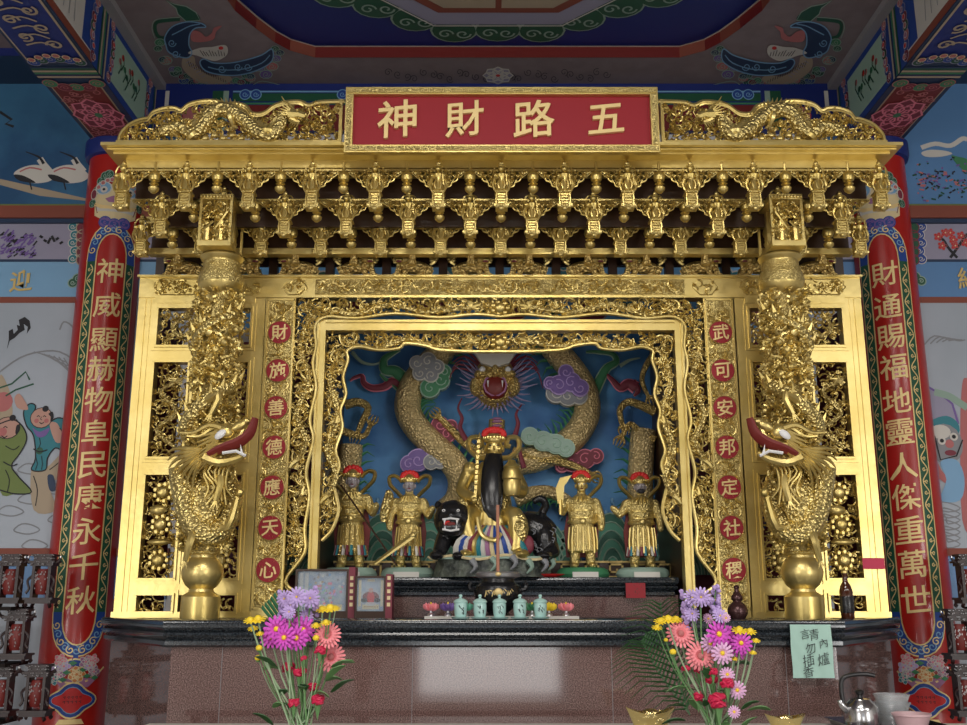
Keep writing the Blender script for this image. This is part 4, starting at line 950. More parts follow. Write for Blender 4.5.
# lions on the band
def make_lion():
    t = thing('carved_lion', 'x', 'carved lion'); m = MB().mt('dark_gold')
    m.ell((0, 0, .055), (.075, .035, .036), (0, .08, 0), 10, 8)
    m.ell((-.03, 0, .062), (.035, .034, .038))
    for x in (-.062, -.03, .045, .072):
        for s in (-1, 1): m.tube([(x, s * .02, .05), (x - .008, s * .022, .02), (x - .014, s * .024, .006)], [.015, .011], 6); m.ell((x - .02, s * .024, .007), (.013, .01, .008), seg=6, rings=4)
    m.build('body', t)
    m = MB().mt('gold'); hx, hz = -.05, .095
    m.ell((hx, -.012, hz), (.034, .034, .034), seg=10, rings=8); m.ell((hx - .012, -.038, hz - .012), (.02, .014, .014))
    for s in (-1, 1): m.ell((hx - .008 + s * .014, -.042, hz + .01), .007, seg=6, rings=4)
    for k in range(12): g = 2 * PI * k / 12; m.ell((hx + .036 * math.cos(g), -.012 - .01 * (k % 2), hz + .034 * math.sin(g)), .011, seg=6, rings=4)
    m.mt('maroon').ell((hx - .012, -.050, hz - .022), (.013, .006, .006), seg=6, rings=4)
    m.build('head', t)
    m = MB().mt('gold'); m.tube(cat([(.07, 0, .07), (.088, 0, .09), (.08, 0, .115), (.094, -.004, .13)], n=3), [.008, .014], 6)
    for k in range(5): m.ell((.085 + .012 * math.cos(k * 1.3), 0, .105 + .014 * math.sin(k * 1.3)), .011, seg=6, rings=4)
    m.build('tail', t); return t
ln = make_lion()
for k in range(12):
    x = (k - 5.5) * SP; fl = k >= 6
    nm = '%s carved gold lion from the left on the band' % (ORD[k].capitalize())
    if k in (1, 10): nm += ', half behind the dragon pillar'
    l = ln if k == 0 else dup(ln, (0, 0, 0))
    l['label'] = nm; l['group'] = 'carved lions on the band'; l.location = (x, Y3 - .022, 3.492); WL[l.name] = Vector(l.location); l.scale = (-1.38 if (k % 2) else 1.38, 1.25, 1.12)

# signboard
YG = 4.93; zs0, zs1 = z(152, YG), z(87, YG)
sg = thing('signboard', 'red signboard in carved gold frame with four gold characters above canopy', 'signboard', (0, YG + .03, zs0))
hx0 = (P(657, 120, YG).x - P(343, 120, YG).x) / 2; fw = .042
MB().mt('red_board').box((-hx0 + fw, YG + .028, zs0 + fw), (hx0 - fw, YG + .045, zs1 - fw)).build('panel', sg, False)
m = MB().mt('gold')
for a, b, c, d in ((-hx0, zs0, hx0, zs0 + fw), (-hx0, zs1 - fw, hx0, zs1), (-hx0, zs0 + fw, -hx0 + fw, zs1 - fw), (hx0 - fw, zs0 + fw, hx0, zs1 - fw)): m.box((a, YG, b), (c, YG + .04, d))
m.mt('gold_carved')
for a, b, c, d in ((-hx0 + .008, zs0 + .008, hx0 - .008, zs0 + fw - .008), (-hx0 + .008, zs1 - fw + .008, hx0 - .008, zs1 - .008), (-hx0 + .008, zs0 + fw, -hx0 + fw - .008, zs1 - fw), (hx0 - fw + .008, zs0 + fw, hx0 - .008, zs1 - fw)): m.box((a, YG - .004, b), (c, YG, d))
m.build('frame', sg, False)
for ch, px, sz in (('神', 397, .215), ('財', 464.5, .205), ('路', 534, .22), ('五', 606, .19)):
    p = P(px, 118.5, YG + .01) + Vector((.0, 0, 0)); g = MB().mt('gold_leaf'); put_glyph(g, ch, lambda a, b, w: Vector((a, YG + .028 - w, b)), p.x, p.z, sz, .02); g.build('character', sg, False)

# crests
def crest(s):
    t = thing('dragon_crest', ('pierced gilded dragon crest on the cornice left of the signboard' if s < 0 else 'pierced gilded dragon crest on the cornice right of the signboard'), 'crest', (s * 1.45, 5.05, 4.008)); Y = 5.05
    top = [P(a, b, Y) for a, b in ((119, 144), (122, 134), (131, 125), (143, 120), (149, 119), (154, 113), (166, 109), (176, 109), (182, 111), (190, 105), (203, 102), (216, 102), (226, 105), (236, 104.5), (246, 107), (252, 114), (264, 114), (276, 106), (288, 103), (300, 102.5), (309, 106), (320, 103), (345, 102))]
    tp = cat([(p.x, 0, p.z) for p in top], n=4); t2 = [(p.x, p.z) for p in tp]
    m = MB().mt('gold'); m.tube([(a, Y - .01, b) for a, b in t2], .0135, 7, .8); m.tube([(a, Y - .022, b - .02) for a, b in t2[8:-10]], .006, 5)
    m.box((-2.085, Y - .03, 4.008), (-.868, Y + .03, 4.022)).box((-.885, Y - .02, 4.01), (-.868, Y + .02, 4.27)); rim = m
    poly = [(-2.08, 4.012)] + t2 + [(-.87, 4.012)]; c = MB().mt('gold'); r = random.Random(31)
    curls(c, inpoly(poly), (-2.08, 4.01, -.87, 4.28), Y + .02, .035, .027, .0062, r, .9, blob=.3)
    d = MB(); Q = lambda a, b, w=0: P(a, b, Y) + Vector((0, w, 0))
    dragon(d, [Q(160, 132), Q(178, 127), Q(192, 134), Q(203, 128, -.01), Q(214, 114, -.02), Q(230, 112, -.02), Q(245, 122, -.02), Q(258, 134, -.03), Q(272, 138, -.03), Q(282, 128, -.04), Q(284, 118, -.04)], .042, head=False, legs=((.25, (-.05, 0, -.06)), (.5, (.03, 0, -.09)), (.72, (.1, 0, -.0))), rmin=.3)
    dragon_head(d, Q(292, 120, -.05), Vector((1, 0, -.25)), .034)
    for k in range(7): c.ell(Q(206 + k * 9, 139 - (k % 2) * 3, -.01), (.022, .014, .016), seg=6, rings=5)
    for o, nm in ((rim, 'rim'), (c, 'openwork'), (d, 'dragon')):
        if s > 0: flipx(o)
        o.build(nm, t)
crest(-1); crest(1)

# ================================================================ DRAGON PILLARS
def pillar(s):
    X, Y = -1.574, 5.4
    t = thing('dragon_pillar', ('gilded dragon pillar with round base in front of the left screen' if s < 0 else 'gilded dragon pillar with round base in front of the right screen'), 'pillar', (s * 1.574, Y, ZT))
    zz = lambda py: ZZ(py, Y)
    g = zz(617)
    def out(m, nm, **k):
        if s > 0: flipx(m)
        return m.build(nm, t, **k)
    out(MB().mt('gold').lathe([(.10, ZT), (.102, ZT + .02), (.10, ZT + .11), (.09, ZT + .12), (.066, ZT + .135), (.062, ZT + .15), (.085, ZT + .17), (.104, ZT + .205), (.109, ZT + .235), (.104, ZT + .265), (.085, ZT + .30), (.068, ZT + .31), (.066, ZT + .325), (.09, ZT + .34)], (X, Y, 0), 32), 'base')
    out(MB().mt('gold_carved').lathe([(.085, ZT + .33), (.082, 2.2), (.08, 3.0), (.078, 3.36)], (X, Y, 0), 20), 'shaft')
    out(MB().mt('gold').lathe([(.07, 3.25), (.10, 3.28), (.122, 3.31), (.125, 3.34), (.115, 3.38), (.098, 3.42), (.10, 3.455), (.118, 3.47), (.122, 3.478), (.118, 3.486)], (X, Y, 0), 28).mt('gold_carved').lathe([(.1235, 3.32), (.1275, 3.345), (.117, 3.385), (.102, 3.42), (.102, 3.445)], (X, Y, 0), 28), 'vase')
    # pierced box capital
    m = MB().mt('gold'); z0, z1 = 3.49, zz(207); b = .092
    YB = Y - .19
    for za, zb_ in ((z0, z0 + .03), (z1 - .03, z1)): m.box((X - b, YB, za), (X + b, Y + b, zb_))
    for dx in (-b, b - .014):
        for dy in (YB + .002, Y + b - .016): m.box((X + dx * .985, dy, z0 + .01), (X + dx * .985 + .014, dy + .014, z1 - .01))
    for k in range(10): m.ell((X - b + .018 * (k + .5), YB - .004, z1 - .015), (.008, .008, .012), seg=6, rings=4)
    r = random.Random(2); curls(m, inbox(X - b, z0 + .03, X + b, z1 - .03), (X - b, z0, X + b, z1), YB + .03, .03, .026, .006, r, .9, blob=.5)
    for dx, hh in ((-.045, .10), (.03, .15)):
        m.lathe([(.022, z0 + .03), (.02, z0 + .03 + hh * .4), (.024, z0 + .03 + hh * .75), (.01, z0 + .03 + hh * .85)], (X + dx, YB + .012, 0), 8); m.ell((X + dx, YB + .005, z0 + .03 + hh), .016)
        m.tube([(X + dx - .03, YB, z0 + .05 + hh * .3), (X + dx, YB - .008, z0 + .03 + hh * .7), (X + dx + .035, YB - .004, z0 + .03 + hh * 1.1)], .007, 5)
    m.box((X - .06, Y - .0, z0), (X + .06, Y + .06, z1)); out(m, 'capital', smooth=True)
    # swirling carving wrapped round the shaft
    def mp(a, b, w): an = a / .10; q = .095 - w * 1.0; return Vector((X + q * math.sin(an), Y - q * math.cos(an), b))
    m = MB().mt('gold'); r = random.Random(9)
    curls(m, inbox(-.22, ZT + .34, .22, 3.28), (-.22, ZT + .34, .22, 3.28), 0, .035, .04, .0085, r, .9, 5, 9, .35, mp)
    for k in range(34):
        a, b = r.uniform(-.17, .17), r.uniform(1.9, 3.25); m.ell(mp(a, b, -.01), (.03, .03, .026), (r.random(), r.random(), r.random()), 7, 5)
    out(m, 'cloud_carving')
    # the dragon: coils up the pillar, head low on the inner side
    d = MB(); pts = []
    def hx(ang, zq, rad=.115): a = math.radians(ang); return Vector((X + rad * math.sin(a), Y - rad * math.cos(a), zq))
    pts = [hx(150, 3.2, .09), hx(60, 3.14), hx(-20, 3.05), hx(-100, 2.94), hx(-190, 2.84), hx(-280, 2.76), hx(-350, 2.66, .12), hx(-420, 2.52, .13), hx(-500, 2.4), hx(-560, 2.28, .13), hx(-620, 2.12, .13), hx(-660, 1.98, .13), hx(-700, 1.93, .13), hx(-740, 2.02, .14), hx(-756, 2.16, .16), hx(-760, 2.28, .18)]
    p = cat(pts, n=6); L = len(p)
    d.mt('gold_scale').tube(p, lambda q: .022 + .036 * min(1, q * 1.5), 10)
    d.ell((X + .0, Y - .11, 2.08), (.105, .055, .17), (0, .25, 0), 16, 12)
    d.mt('gold')
    for k in range(4, L - 8, 2):
        o = (p[k] - Vector((X, Y, p[k].z))).normalized(); d.cone(p[k] + o * .035 + Vector((0, 0, .02)), p[k] + o * .06 + Vector((0, 0, .065)), .014, 4)
    # mane
    for k in range(13):
        a = .35 + k * .16; c0 = Vector((X + .04, Y - .2, 2.36)); dx = Vector((-math.sin(a * 1.1), 0, -math.cos(a * 1.1) * 1.0))
        if k < 8: d.tube(cat([c0, c0 + dx * .09 + Vector((0, -.03, 0)), c0 + dx * .17, c0 + dx * .23 + Vector((.02, .02, -.02))], n=3), lambda q: .021 * (1 - .85 * q), 6, .7)
    # legs and claws
    for (q0, q1, q2) in (((X + .02, Y - .13, 2.2), (X + .12, Y - .2, 2.22), (X + .10, Y - .2, 2.1)), ((X + .05, Y - .1, 1.98), (X + .15, Y - .13, 1.97), (X + .19, Y - .12, 2.12)), ((X - .03, Y - .12, 2.62), (X + .08, Y - .18, 2.66), (X + .04, Y - .17, 2.56)), ((X - .02, Y - .12, 1.98), (X - .02, Y - .18, 1.9), (X - .05, Y - .15, 1.8))):
        q0, q1, q2 = map(Vector, (q0, q1, q2)); d.tube(cat([q0, q1, q2], n=3), lambda q: .028 - .012 * q, 7)
        for c in (-1, 0, 1): d.cone(q2, q2 + (q2 - q1).normalized() * .05 + Vector((c * .022, -.01, 0)), .009, 4)
    d.ell((X + .20, Y - .12, 2.15), .026)
    for k in range(7):   # drooping whiskers
        a = X + .02 + k * .018; j = r.uniform(-.03, .03); d.tube(cat([(a + .06, Y - .2, 2.33), (a + j, Y - .21, 2.25), (a + .05 - j, Y - .2, 2.17), (a + 2 * j, Y - .19, 2.12 - .02 * (k % 3))], n=3), .006, 5)
    out(d, 'dragon')
    # head with crimson mouth and tongue, white fangs, one pale eye
    hb = Vector((X + .16, Y - .23, 2.42)); h = MB().mt('gold')
    h.ell(hb + Vector((-.02, 0, .03)), (.055, .05, .045), (0, .5, 0), 10, 8); h.ell(hb + Vector((.05, -.01, .06)), (.05, .035, .03), (0, -.5, 0)); h.ell(hb + Vector((.085, -.01, .085)), (.026, .03, .022))
    h.tube(cat([hb + Vector((-.1, 0, -.04)), hb + Vector((-.02, -.03, -.035)), hb + Vector((.05, -.02, 0)), hb + Vector((.07, -.01, .05))], n=3), .013, 6)
    h.tube(cat([hb + Vector((-.12, 0, -.1)), hb + Vector((-.04, -.02, -.13)), hb + Vector((.05, -.02, -.11)), hb + Vector((.10, -.02, -.08))], n=3), lambda q: .03 * (1 - .6 * q), 7)
    for k in (-1, 1):
        h.tube(cat([hb + Vector((-.04, k * .03, .05)), hb + Vector((-.1, k * .05, .06)), hb + Vector((-.17, k * .06, .02)), hb + Vector((-.24, k * .06, .02))], n=3), lambda q: .018 * (1 - .7 * q), 6)
    for k in range(8): h.cone(hb + Vector((-.05, -.02, .03 - k * .014)), hb + Vector((-.17 - .01 * (k % 3), -.01, .0 - k * .03)), .02, 5, .6)
    ho = out(h, 'head')
    e = MB().mt('dark_red').tube(cat([hb + Vector((-.10, -.02, -.09)), hb + Vector((-.02, -.03, -.055)), hb + Vector((.05, -.03, -.03)), hb + Vector((.11, -.03, .02)), hb + Vector((.135, -.03, .10))], n=4), lambda q: .028 * (.7 + .5 * math.sin(PI * q)), 8, .6)
    if s > 0: flipx(e)
    e.build('tongue', ho)
    e = MB().mt('white').ell(hb + Vector((-.035, -.055, .01)), (.034, .012, .02), (0, -.7, 0)).tube([hb + Vector((-.02, -.05, -.085)), hb + Vector((.05, -.05, -.075)), hb + Vector((.10, -.05, -.10))], .008, 5).cone(hb + Vector((.08, -.05, -.09)), hb + Vector((.07, -.05, -.04)), .009)
    if s > 0: flipx(e)
    e.build('fang', ho)
pillar(-1); pillar(1)

# ================================================================ NICHE PAINTING IN RELIEF
YN = YW - .02
nc = thing('relief_mural', 'blue relief mural of a gold dragon among coloured clouds and waves behind the statues', 'relief mural', (0, YN, ZS))
MB().mt('sky').box((-1.06, YN, ZT), (1.06, YW - .002, 3.5)).build('blue_ground', nc, False)
def RP(px, py, d=.1): return P(px, py, YN - d)
def rcloud(c, rim, lobes, d=.10, nm='cloud'):
    m = MB().mt(rim)
    for i, (a, b, r) in enumerate(lobes):
        p = RP(a, b, d); R = r * .0078; m.tube([p + Vector((0, .06, 0)), p + Vector((0, -.004 - .0008 * i, 0))], R + .006, 18)
    m.mt(c); ca = sum(q[0] for q in lobes) / len(lobes); cb = sum(q[1] for q in lobes) / len(lobes); p = RP(ca, cb, d); m.tube([p + Vector((0, .05, 0)), p + Vector((0, .002, 0))], max(q[2] for q in lobes) * .0078, 14)
    for i, (a, b, r) in enumerate(lobes): p = RP(a, b, d); R = r * .0078; m.tube([p + Vector((0, .05, 0)), p + Vector((0, -.012 - .0008 * i, 0))], R - .002, 18)
    m.mt(rim)
    for i, (a, b, r) in enumerate(lobes):
        p = RP(a, b, d + .014 + .0008 * i); R = r * .0078 * .68; sg = 1 if i % 2 else -1
        m.tube([p + Vector((R * (1 - .85 * k / 11) * math.cos(sg * .6 * k + i), 0, R * (1 - .85 * k / 11) * math.sin(sg * .6 * k + i))) for k in range(12)], .0042, 5)
    m.build(nm, nc)
rcloud('gray', 'offwhite', [(417, 363, 6), (428, 361, 7), (437, 367, 6), (420, 373, 6), (431, 375, 6)], .24)
rcloud('mid_green', 'pale_green', [(440, 380, 8), (430, 388, 8), (444, 372, 6)], .22)
rcloud('maroon', 'pink', [(440, 425, 7), (447, 434, 7), (436, 438, 7), (451, 426, 5)], .14)
rcloud('purple', 'lilac', [(418, 460, 9), (409, 464, 7), (428, 452, 6)], .15)
rcloud('gray', 'offwhite', [(437, 450, 7), (446, 456, 7), (431, 462, 6), (440, 461, 6)], .17)
rcloud('purple', 'lilac', [(566, 372, 6), (571, 382, 8), (559, 385, 8), (580, 388, 7), (550, 383, 5)], .23)
rcloud('gray', 'offwhite', [(556, 393, 8), (568, 396, 8), (579, 396, 7)], .20)
rcloud('sage', 'pale_green', [(530, 436, 7), (543, 441, 8), (556, 444, 8), (566, 448, 7)], .22)
rcloud('maroon', 'pink', [(572, 462, 8), (585, 459, 8), (596, 456, 6), (562, 466, 5)], .11)
def flame(c, rim, pts, w0, d=.08):
    p = cat([RP(a, b, d) for a, b in pts], n=5)
    m = MB().mt(rim).tube(p, lambda t: w0 * (1 - .85 * t) + .003, 8, .4, up=(0, 1, 0)); m.mt(c).tube([q + Vector((0, -.012, 0)) for q in p], lambda t: (w0 - .008) * (1 - .85 * t) + .001, 8, .4, up=(0, 1, 0)); m.build('flame', nc)
for c, rim, pts, w in (('maroon', 'pink', [(400, 386), (392, 382), (384, 387), (372, 388), (364, 383), (362, 376), (354, 378), (350, 381)], .035), ('mid_green', 'pale_green', [(408, 385), (396, 372), (385, 370), (384, 360), (392, 354), (400, 350)], .05), ('mid_green', 'pale_green', [(404, 392), (394, 384), (386, 380), (380, 374)], .03),
                       ('maroon', 'pink', [(636, 388), (628, 384), (620, 388), (612, 380), (606, 374)], .045), ('mid_green', 'pale_green', [(594, 392), (601, 378), (607, 368), (616, 362), (612, 354), (596, 352), (586, 352)], .04), ('maroon', 'rose', [(632, 382), (638, 390), (634, 396)], .03),
                       ('pale_green', 'sage', [(352, 352), (362, 362), (376, 364), (388, 356)], .012), ('sage', 'sage', [(620, 366), (630, 360), (640, 358)], .012)): flame(c, rim, pts, w)
def coil(nm, pts, r, spine, d=.12):
    p = cat([RP(a, b, d) for a, b in pts], n=6); L = len(p)
    m = MB().mt('coil_gold').tube(p, r, 12); m.build(nm, nc)
    m = MB().mt('mid_green')
    for k in range(1, L - 1, 2):
        tg = (p[k + 1] - p[k - 1]).normalized(); o = tg.cross(Vector((0, 1, 0))) * spine; rr = r(k / L) if callable(r) else r
        m.tube([p[k] + o * rr * .8, p[k] + o * rr * 1.4 - tg * .03, p[k] + o * rr * 2.1 - tg * .02 * (k % 3)], lambda t: .017 * (1 - .9 * t), 5, .5)
    m.build('fin', nc)
coil('dragon_coil', [(452, 334), (441, 352), (424, 370), (411, 390), (408, 410), (417, 428), (434, 445), (452, 462), (461, 480), (458, 500), (444, 514)], .092, 1)
coil('dragon_coil', [(544, 334), (555, 350), (572, 370), (584, 390), (587, 412), (578, 432), (560, 448), (538, 458), (518, 462)], .092, -1, .1)
coil('dragon_tail', [(515, 500), (530, 494), (548, 492), (563, 498), (575, 508), (584, 522), (596, 536)], lambda t: .055 * (1 - .6 * t), -1, .16)
coil('dragon_coil', [(352, 445), (350, 470), (346, 500), (340, 540)], .075, 1, .10)
coil('dragon_coil', [(643, 430), (641, 460), (640, 490), (642, 520)], .085, -1, .11)
for pts, r in (([(498, 450), (480, 452), (464, 442), (452, 430), (440, 418)], .035), ([(512, 452), (530, 458), (552, 460), (574, 466), (590, 474)], .035),
               ([(345, 405), (358, 402), (368, 408), (362, 422), (358, 432)], .03), ([(340, 430), (352, 434), (364, 436), (370, 426)], .026),
               ([(655, 412), (640, 405), (628, 402), (620, 410), (622, 424)], .03), ([(655, 440), (640, 432), (630, 424), (622, 436)], .026), ([(655, 352), (646, 366), (642, 380), (648, 396)], .022)):
    p = cat([RP(a, b, .16) for a, b in pts], n=4); m = MB().mt('dark_gold').tube(p, lambda t: r * (1.1 - .5 * t), 8); e = p[-1]; tg = (p[-1] - p[-3]).normalized()
    for c in (-1.2, -.4, .4, 1.2):
        w = Vector((-tg.z, 0, tg.x)) * c * .03; m.tube(cat([e, e + tg * .04 + w + Vector((0, -.02, 0)), e + tg * .08 + w * .7], n=3), lambda t: .012 * (1 - .8 * t), 5)
    m.build('dragon_claw', nc)
for pts in ([(466, 440), (460, 428), (462, 418), (458, 408), (462, 398)], [(514, 438), (518, 424), (516, 414), (522, 404)], [(524, 468), (520, 452), (522, 440)]): MB().mt('maroon').tube(cat([RP(a, b, .2) for a, b in pts], n=4), lambda t: .02 * (1 - .8 * t), 6).build('sinew', nc)
# frontal dragon head
H = RP(495, 384, .26); HS = 1.55
def hp(dx, dz, dy=0): return H + Vector((dx * .0061 * HS, dy * 1.3, -dz * .0061 * HS))
m = MB().mt('dusk')
r = random.Random(5)
for ring, (n, r0, r1, w) in enumerate(((30, 12, 28, .011), (22, 10, 20, .011))):
    for k in range(n):
        a = math.radians(-35 + 250 * k / (n - 1)); R1 = r1 + r.uniform(-4, 3); c, s_ = math.cos(a), math.sin(a)
        m.tube(cat([hp(r0 * c, r0 * s_ - 2, .04), hp((r0 + R1) / 2 * c, (r0 + R1) / 2 * s_ - 1, .0 - .03 * ring), hp(R1 * c, R1 * s_ - 5, .02)], n=3), lambda t: w * (1 - .9 * t) + .0008, 5)
m.build('mane', nc)
m = MB().mt('maroon')
for s in (-1, 1):
    for k in range(5): m.tube(cat([hp(s * 10, -16 + k * 2, .05), hp(s * (20 + 2 * k), -24 + k * 3, .02), hp(s * (30 + k), -22 + k * 6, .04)], n=3), lambda t: .012 * (1 - .85 * t), 5)
m.build('mane', nc)
def hell(m, c, r, **k): return m.ell(c, r * HS if not isinstance(r, tuple) else tuple(q * HS for q in r), **k)
m = MB().mt('dark_gold'); hell(m, hp(0, -2, .03), (.095, .08, .12), seg=14, rings=10)
for s in (-1, 1):
    hell(m, hp(s * 9, -6, -.04), (.035, .03, .02)); hell(m, hp(s * 13, 2, -.01), (.03, .04, .045)); hell(m, hp(s * 4, -4.5, -.075), (.018, .018, .015))
hell(m, hp(0, -7, -.07), (.02, .03, .03)); hell(m, hp(0, 12, -.03), (.05, .03, .016))
m.build('dragon_head', nc)
m = MB().mt('offwhite'); m.prism([hp(a * .8, b * .62 - 5, -.085) for a, b in ((-19, -26), (-12, -12), (-6, -10), (0, -6), (6, -10), (12, -12), (19, -26), (12, -28), (0, -24), (-12, -28))], (0, .05, 0)); m.build('forehead_plate', nc)
m = hell(MB().mt('dark_red'), hp(0, 4, -.055), (.052, .03, .055), seg=12, rings=8).mt('mauve').tube([hp(8 * math.cos(q * .63), 3 + 7.5 * math.sin(q * .63), -.075) for q in range(10)], .007, 6, closed=True); m.build('mouth', nc)
m = MB().mt('white')
for s in (-1, 1): hell(m, hp(s * 9, -8.5, -.062), .014).mt('ink').ell(hp(s * 9, -8.5, -.074), .006, seg=6, rings=4).mt('white')
for s in (-1, 1): m.cone(hp(s * 5, 0, -.08), hp(s * 5, 5, -.085), .008)
m.build('eye', nc)
p = cat([RP(497, 420, .2), RP(496, 436, .2), RP(494, 452, .2), RP(494, 470, .18)], n=4); m = MB()
m.mt('dark_gold').tube(p, .055, 10); m.mt('mauve')
for q in p[::1]: m.ell(q + Vector((0, -.04, 0)), (.036, .03, .012), seg=10, rings=5)
m.build('dragon_neck', nc)
# sea waves along the foot
for k, (px, w, top) in enumerate(((325, 26, 522), (382, 24, 520), (430, 20, 520), (449, 16, 530), (548, 20, 528), (612, 22, 520), (668, 26, 520), (355, 18, 535), (640, 18, 535), (566, 14, 535), (690, 20, 530), (310, 20, 530))):
    base = RP(px, 575, .03 + .012 * (k % 3)); tz = RP(px, top, .03).z; m = MB(); R = (tz - base.z) * 1.12; sx = w * .0078 / R
    for q in range(7):
        f = 1 - q / 7; pts = [base + Vector((R * f * sx * math.cos(PI * a / 14), -.012 * q, R * f * math.sin(PI * a / 14))) for a in range(15)]
        m.mt('sea_deep' if q % 2 == 0 else 'sea_green').prism(pts, (0, .014, 0)); m.mt('pale_green').tube([v + Vector((0, -.001, 0)) for v in pts], .0055, 5)
    m.build('wave', nc)
m = MB().mt('lightblue')
for px, py in ((378, 500), (384, 508), (380, 512), (396, 504), (600, 506), (606, 512), (602, 518), (612, 500), (560, 512), (440, 512), (590, 522), (394, 516)):
    m.ell(RP(px, py, .03), (.012, .012, .016), seg=6, rings=4); m.tube(cat([RP(px, py + 8, .02), RP(px + 2, py + 4, .03), RP(px - 1, py + 2, .03)], n=3), .006, 5)
tag(m.build('spray', nc), kind='stuff')

# ================================================================ STATUES
def statue(px, label, face, arms, weapon, fat=1., flip=1, dark=False, H=.60, foot=574):
    Y = 6.14; b = P(px, foot, Y); t = thing('guardian_statue', label, 'statue', (b.x, Y, ZS))
    o = Vector((b.x, Y, ZS + .055)); H = H - .05
    G = lambda x, y, zz: o + Vector((x * H * flip, y * H, zz * H))
    bm = MB().mt('gold_mail')
    bm.lathe([(.125 * fat, .17), (.15 * fat, .18), (.142 * fat, .26), (.13 * fat, .36), (.118 * fat, .47), (.115, .50)], (0, 0, 0), 20, 1, .72)
    bm.lathe([(.115, .46), (.13 * fat, .52), (.135 * fat, .60), (.15, .68), (.135, .74), (.07, .79), (.045, .80), (.045, .86)], (0, 0, 0), 20, 1, .72)
    for s in (-1, 1):
        bm.tube([(s * .08, 0, .28), (s * .085, -.01, .15), (s * .09, 0, .03)], [.062, .05], 10); bm.ell((s * .10, -.045, .025), (.048, .09, .034)); bm.ell((s * .15, -.01, .715), (.055, .055, .05)); bm.ell((s * .085, -.02, .13), (.058, .05, .07))
    for s, (e, h) in zip((-1, 1), arms):
        e = (e[0] * .80, e[1], e[2]); h = (h[0] * .80, h[1], h[2])
        bm.tube(cat([(s * .155, 0, .71), (s * e[0], e[1], e[2]), (s * h[0], h[1], h[2])], n=5), lambda q: .058 - .022 * q, 10); bm.ell((s * h[0], h[1], h[2]), .032)
        bm.tube([(s * e[0], e[1], e[2]), (s * (e[0] * .6 + h[0] * .4), (e[1] + h[1]) / 2, e[2] * .6 + h[2] * .4 - .06)], [.05, .035], 8)
    bm.ell((0, -.07, .575), (.09 * fat, .05, .05)); bm.lathe([(.13, .755), (.15, .735), (.165, .70), (.15, .695)], (0, 0, 0), 20, 1, .75); bm.lathe([(.135 * fat, .485), (.145 * fat, .50), (.135 * fat, .515)], (0, 0, 0), 20, 1, .74)
    bm.v = [G(v.x, v.y, v.z) for v in bm.v]; bm.build('body', t, remesh=.0055)
    d = MB().mt('gold')
    for k in range(7):
        a = -1.2 + k * .4; d.tube([G(.135 * fat * math.sin(a), -.105 * math.cos(a), .44), G(.15 * fat * math.sin(a), -.115 * math.cos(a), .3), G(.15 * fat * math.sin(a), -.12 * math.cos(a), .2 - .04 * (k % 2))], .007, 5, .6)
    for k in range(9): a = -1.35 + .34 * k; d.tube([G(.145 * math.sin(a), -.115 * math.cos(a), .70), G(.11 * math.sin(a) * .7, -.09 * math.cos(a) - .02, .77)], .007, 5)
    for zz in (.54, .62): d.tube([G(.125 * fat * math.sin(a), -.095 * math.cos(a) - .012, zz) for a in [-1.2 + .3 * q for q in range(9)]], .006, 5)
    d.tube([G(.13 * fat * math.sin(a), -.10 * math.cos(a), .49) for a in [-1.5 + .3 * q for q in range(11)]], .012, 6).ell(G(0, -.115, .5), (.022, .012, .02)); d.build('armour_trim', t)
    if not dark:
        d = MB()
        for k in range(12):
            a = -1.5 + k * .27; d.mt(('offwhite', 'maroon', 'teal', 'dark_gold')[k % 4]); d.tube([G(.145 * math.sin(a), -.105 * math.cos(a), .23), G(.165 * math.sin(a), -.12 * math.cos(a), .13)], .010, 5)
        d.build('hem', t)
    d = MB().mt('dark_red'); d.prism([G(a, .07, c) for a, c in ((-.14, .7), (-.19, .4), (-.17, .12), (.17, .12), (.19, .4), (.14, .7))], (0, .015, 0)); d.build('cape', t)
    hd = MB().mt(face); c = G(0, -.015, .90)
    hd.ell(c, (.06 * H, .064 * H, .082 * H), seg=16, rings=12); hd.ell(c + Vector((0, -.062 * H, -.012 * H)), (.012 * H, .018 * H, .02 * H)); hd.ell(c + Vector((0, -.045 * H, -.058 * H)), (.03 * H, .02 * H, .018 * H))
    for s in (-1, 1): hd.ell(c + Vector((s * .062 * H, 0, -.01 * H)), (.012 * H, .016 * H, .028 * H)); hd.ell(c + Vector((s * .028 * H, -.052 * H, .024 * H)), (.022 * H, .012 * H, .007 * H))
    ho = hd.build('head', t)
    d = MB().mt('white')
    for s in (-1, 1): d.ell(c + Vector((s * .026 * H, -.056 * H, .008 * H)), (.015 * H, .007 * H, .007 * H), seg=8, rings=5).mt('ink').ell(c + Vector((s * .026 * H, -.0625 * H, .008 * H)), .005 * H, seg=6, rings=4).mt('white')
    d.mt('dark_red').ell(c + Vector((0, -.06 * H, -.042 * H)), (.018 * H, .008 * H, .006 * H), seg=8, rings=4); d.build('face_paint', ho)
    if face == 'gray_face' and px > 600: MB().mt('ink').ell(c + Vector((0, -.05 * H, -.055 * H)), (.045 * H, .022 * H, .03 * H)).build('beard', ho)
    d = MB().mt('gold').lathe([(.074, .93), (.082, .95), (.078, .975), (.05, 1.0), (.03, 1.02)], (0, 0, 0), 16, 1, 1); d.v = [G(v.x, v.y - .012, v.z) for v in d.v]
    for k in range(7): a = -1.2 + .4 * k; d.ell(G(.085 * math.sin(a), -.012 - .085 * math.cos(a), .965), .014 * H, seg=6, rings=4)
    d.build('crown', t)
    d = MB().mt('red')
    for k in range(7): a = PI * k / 6; d.ell(G(.075 * math.cos(a), -.0, .995 + .045 * math.sin(a)), .034 * H)
    d.build('pompoms', t)
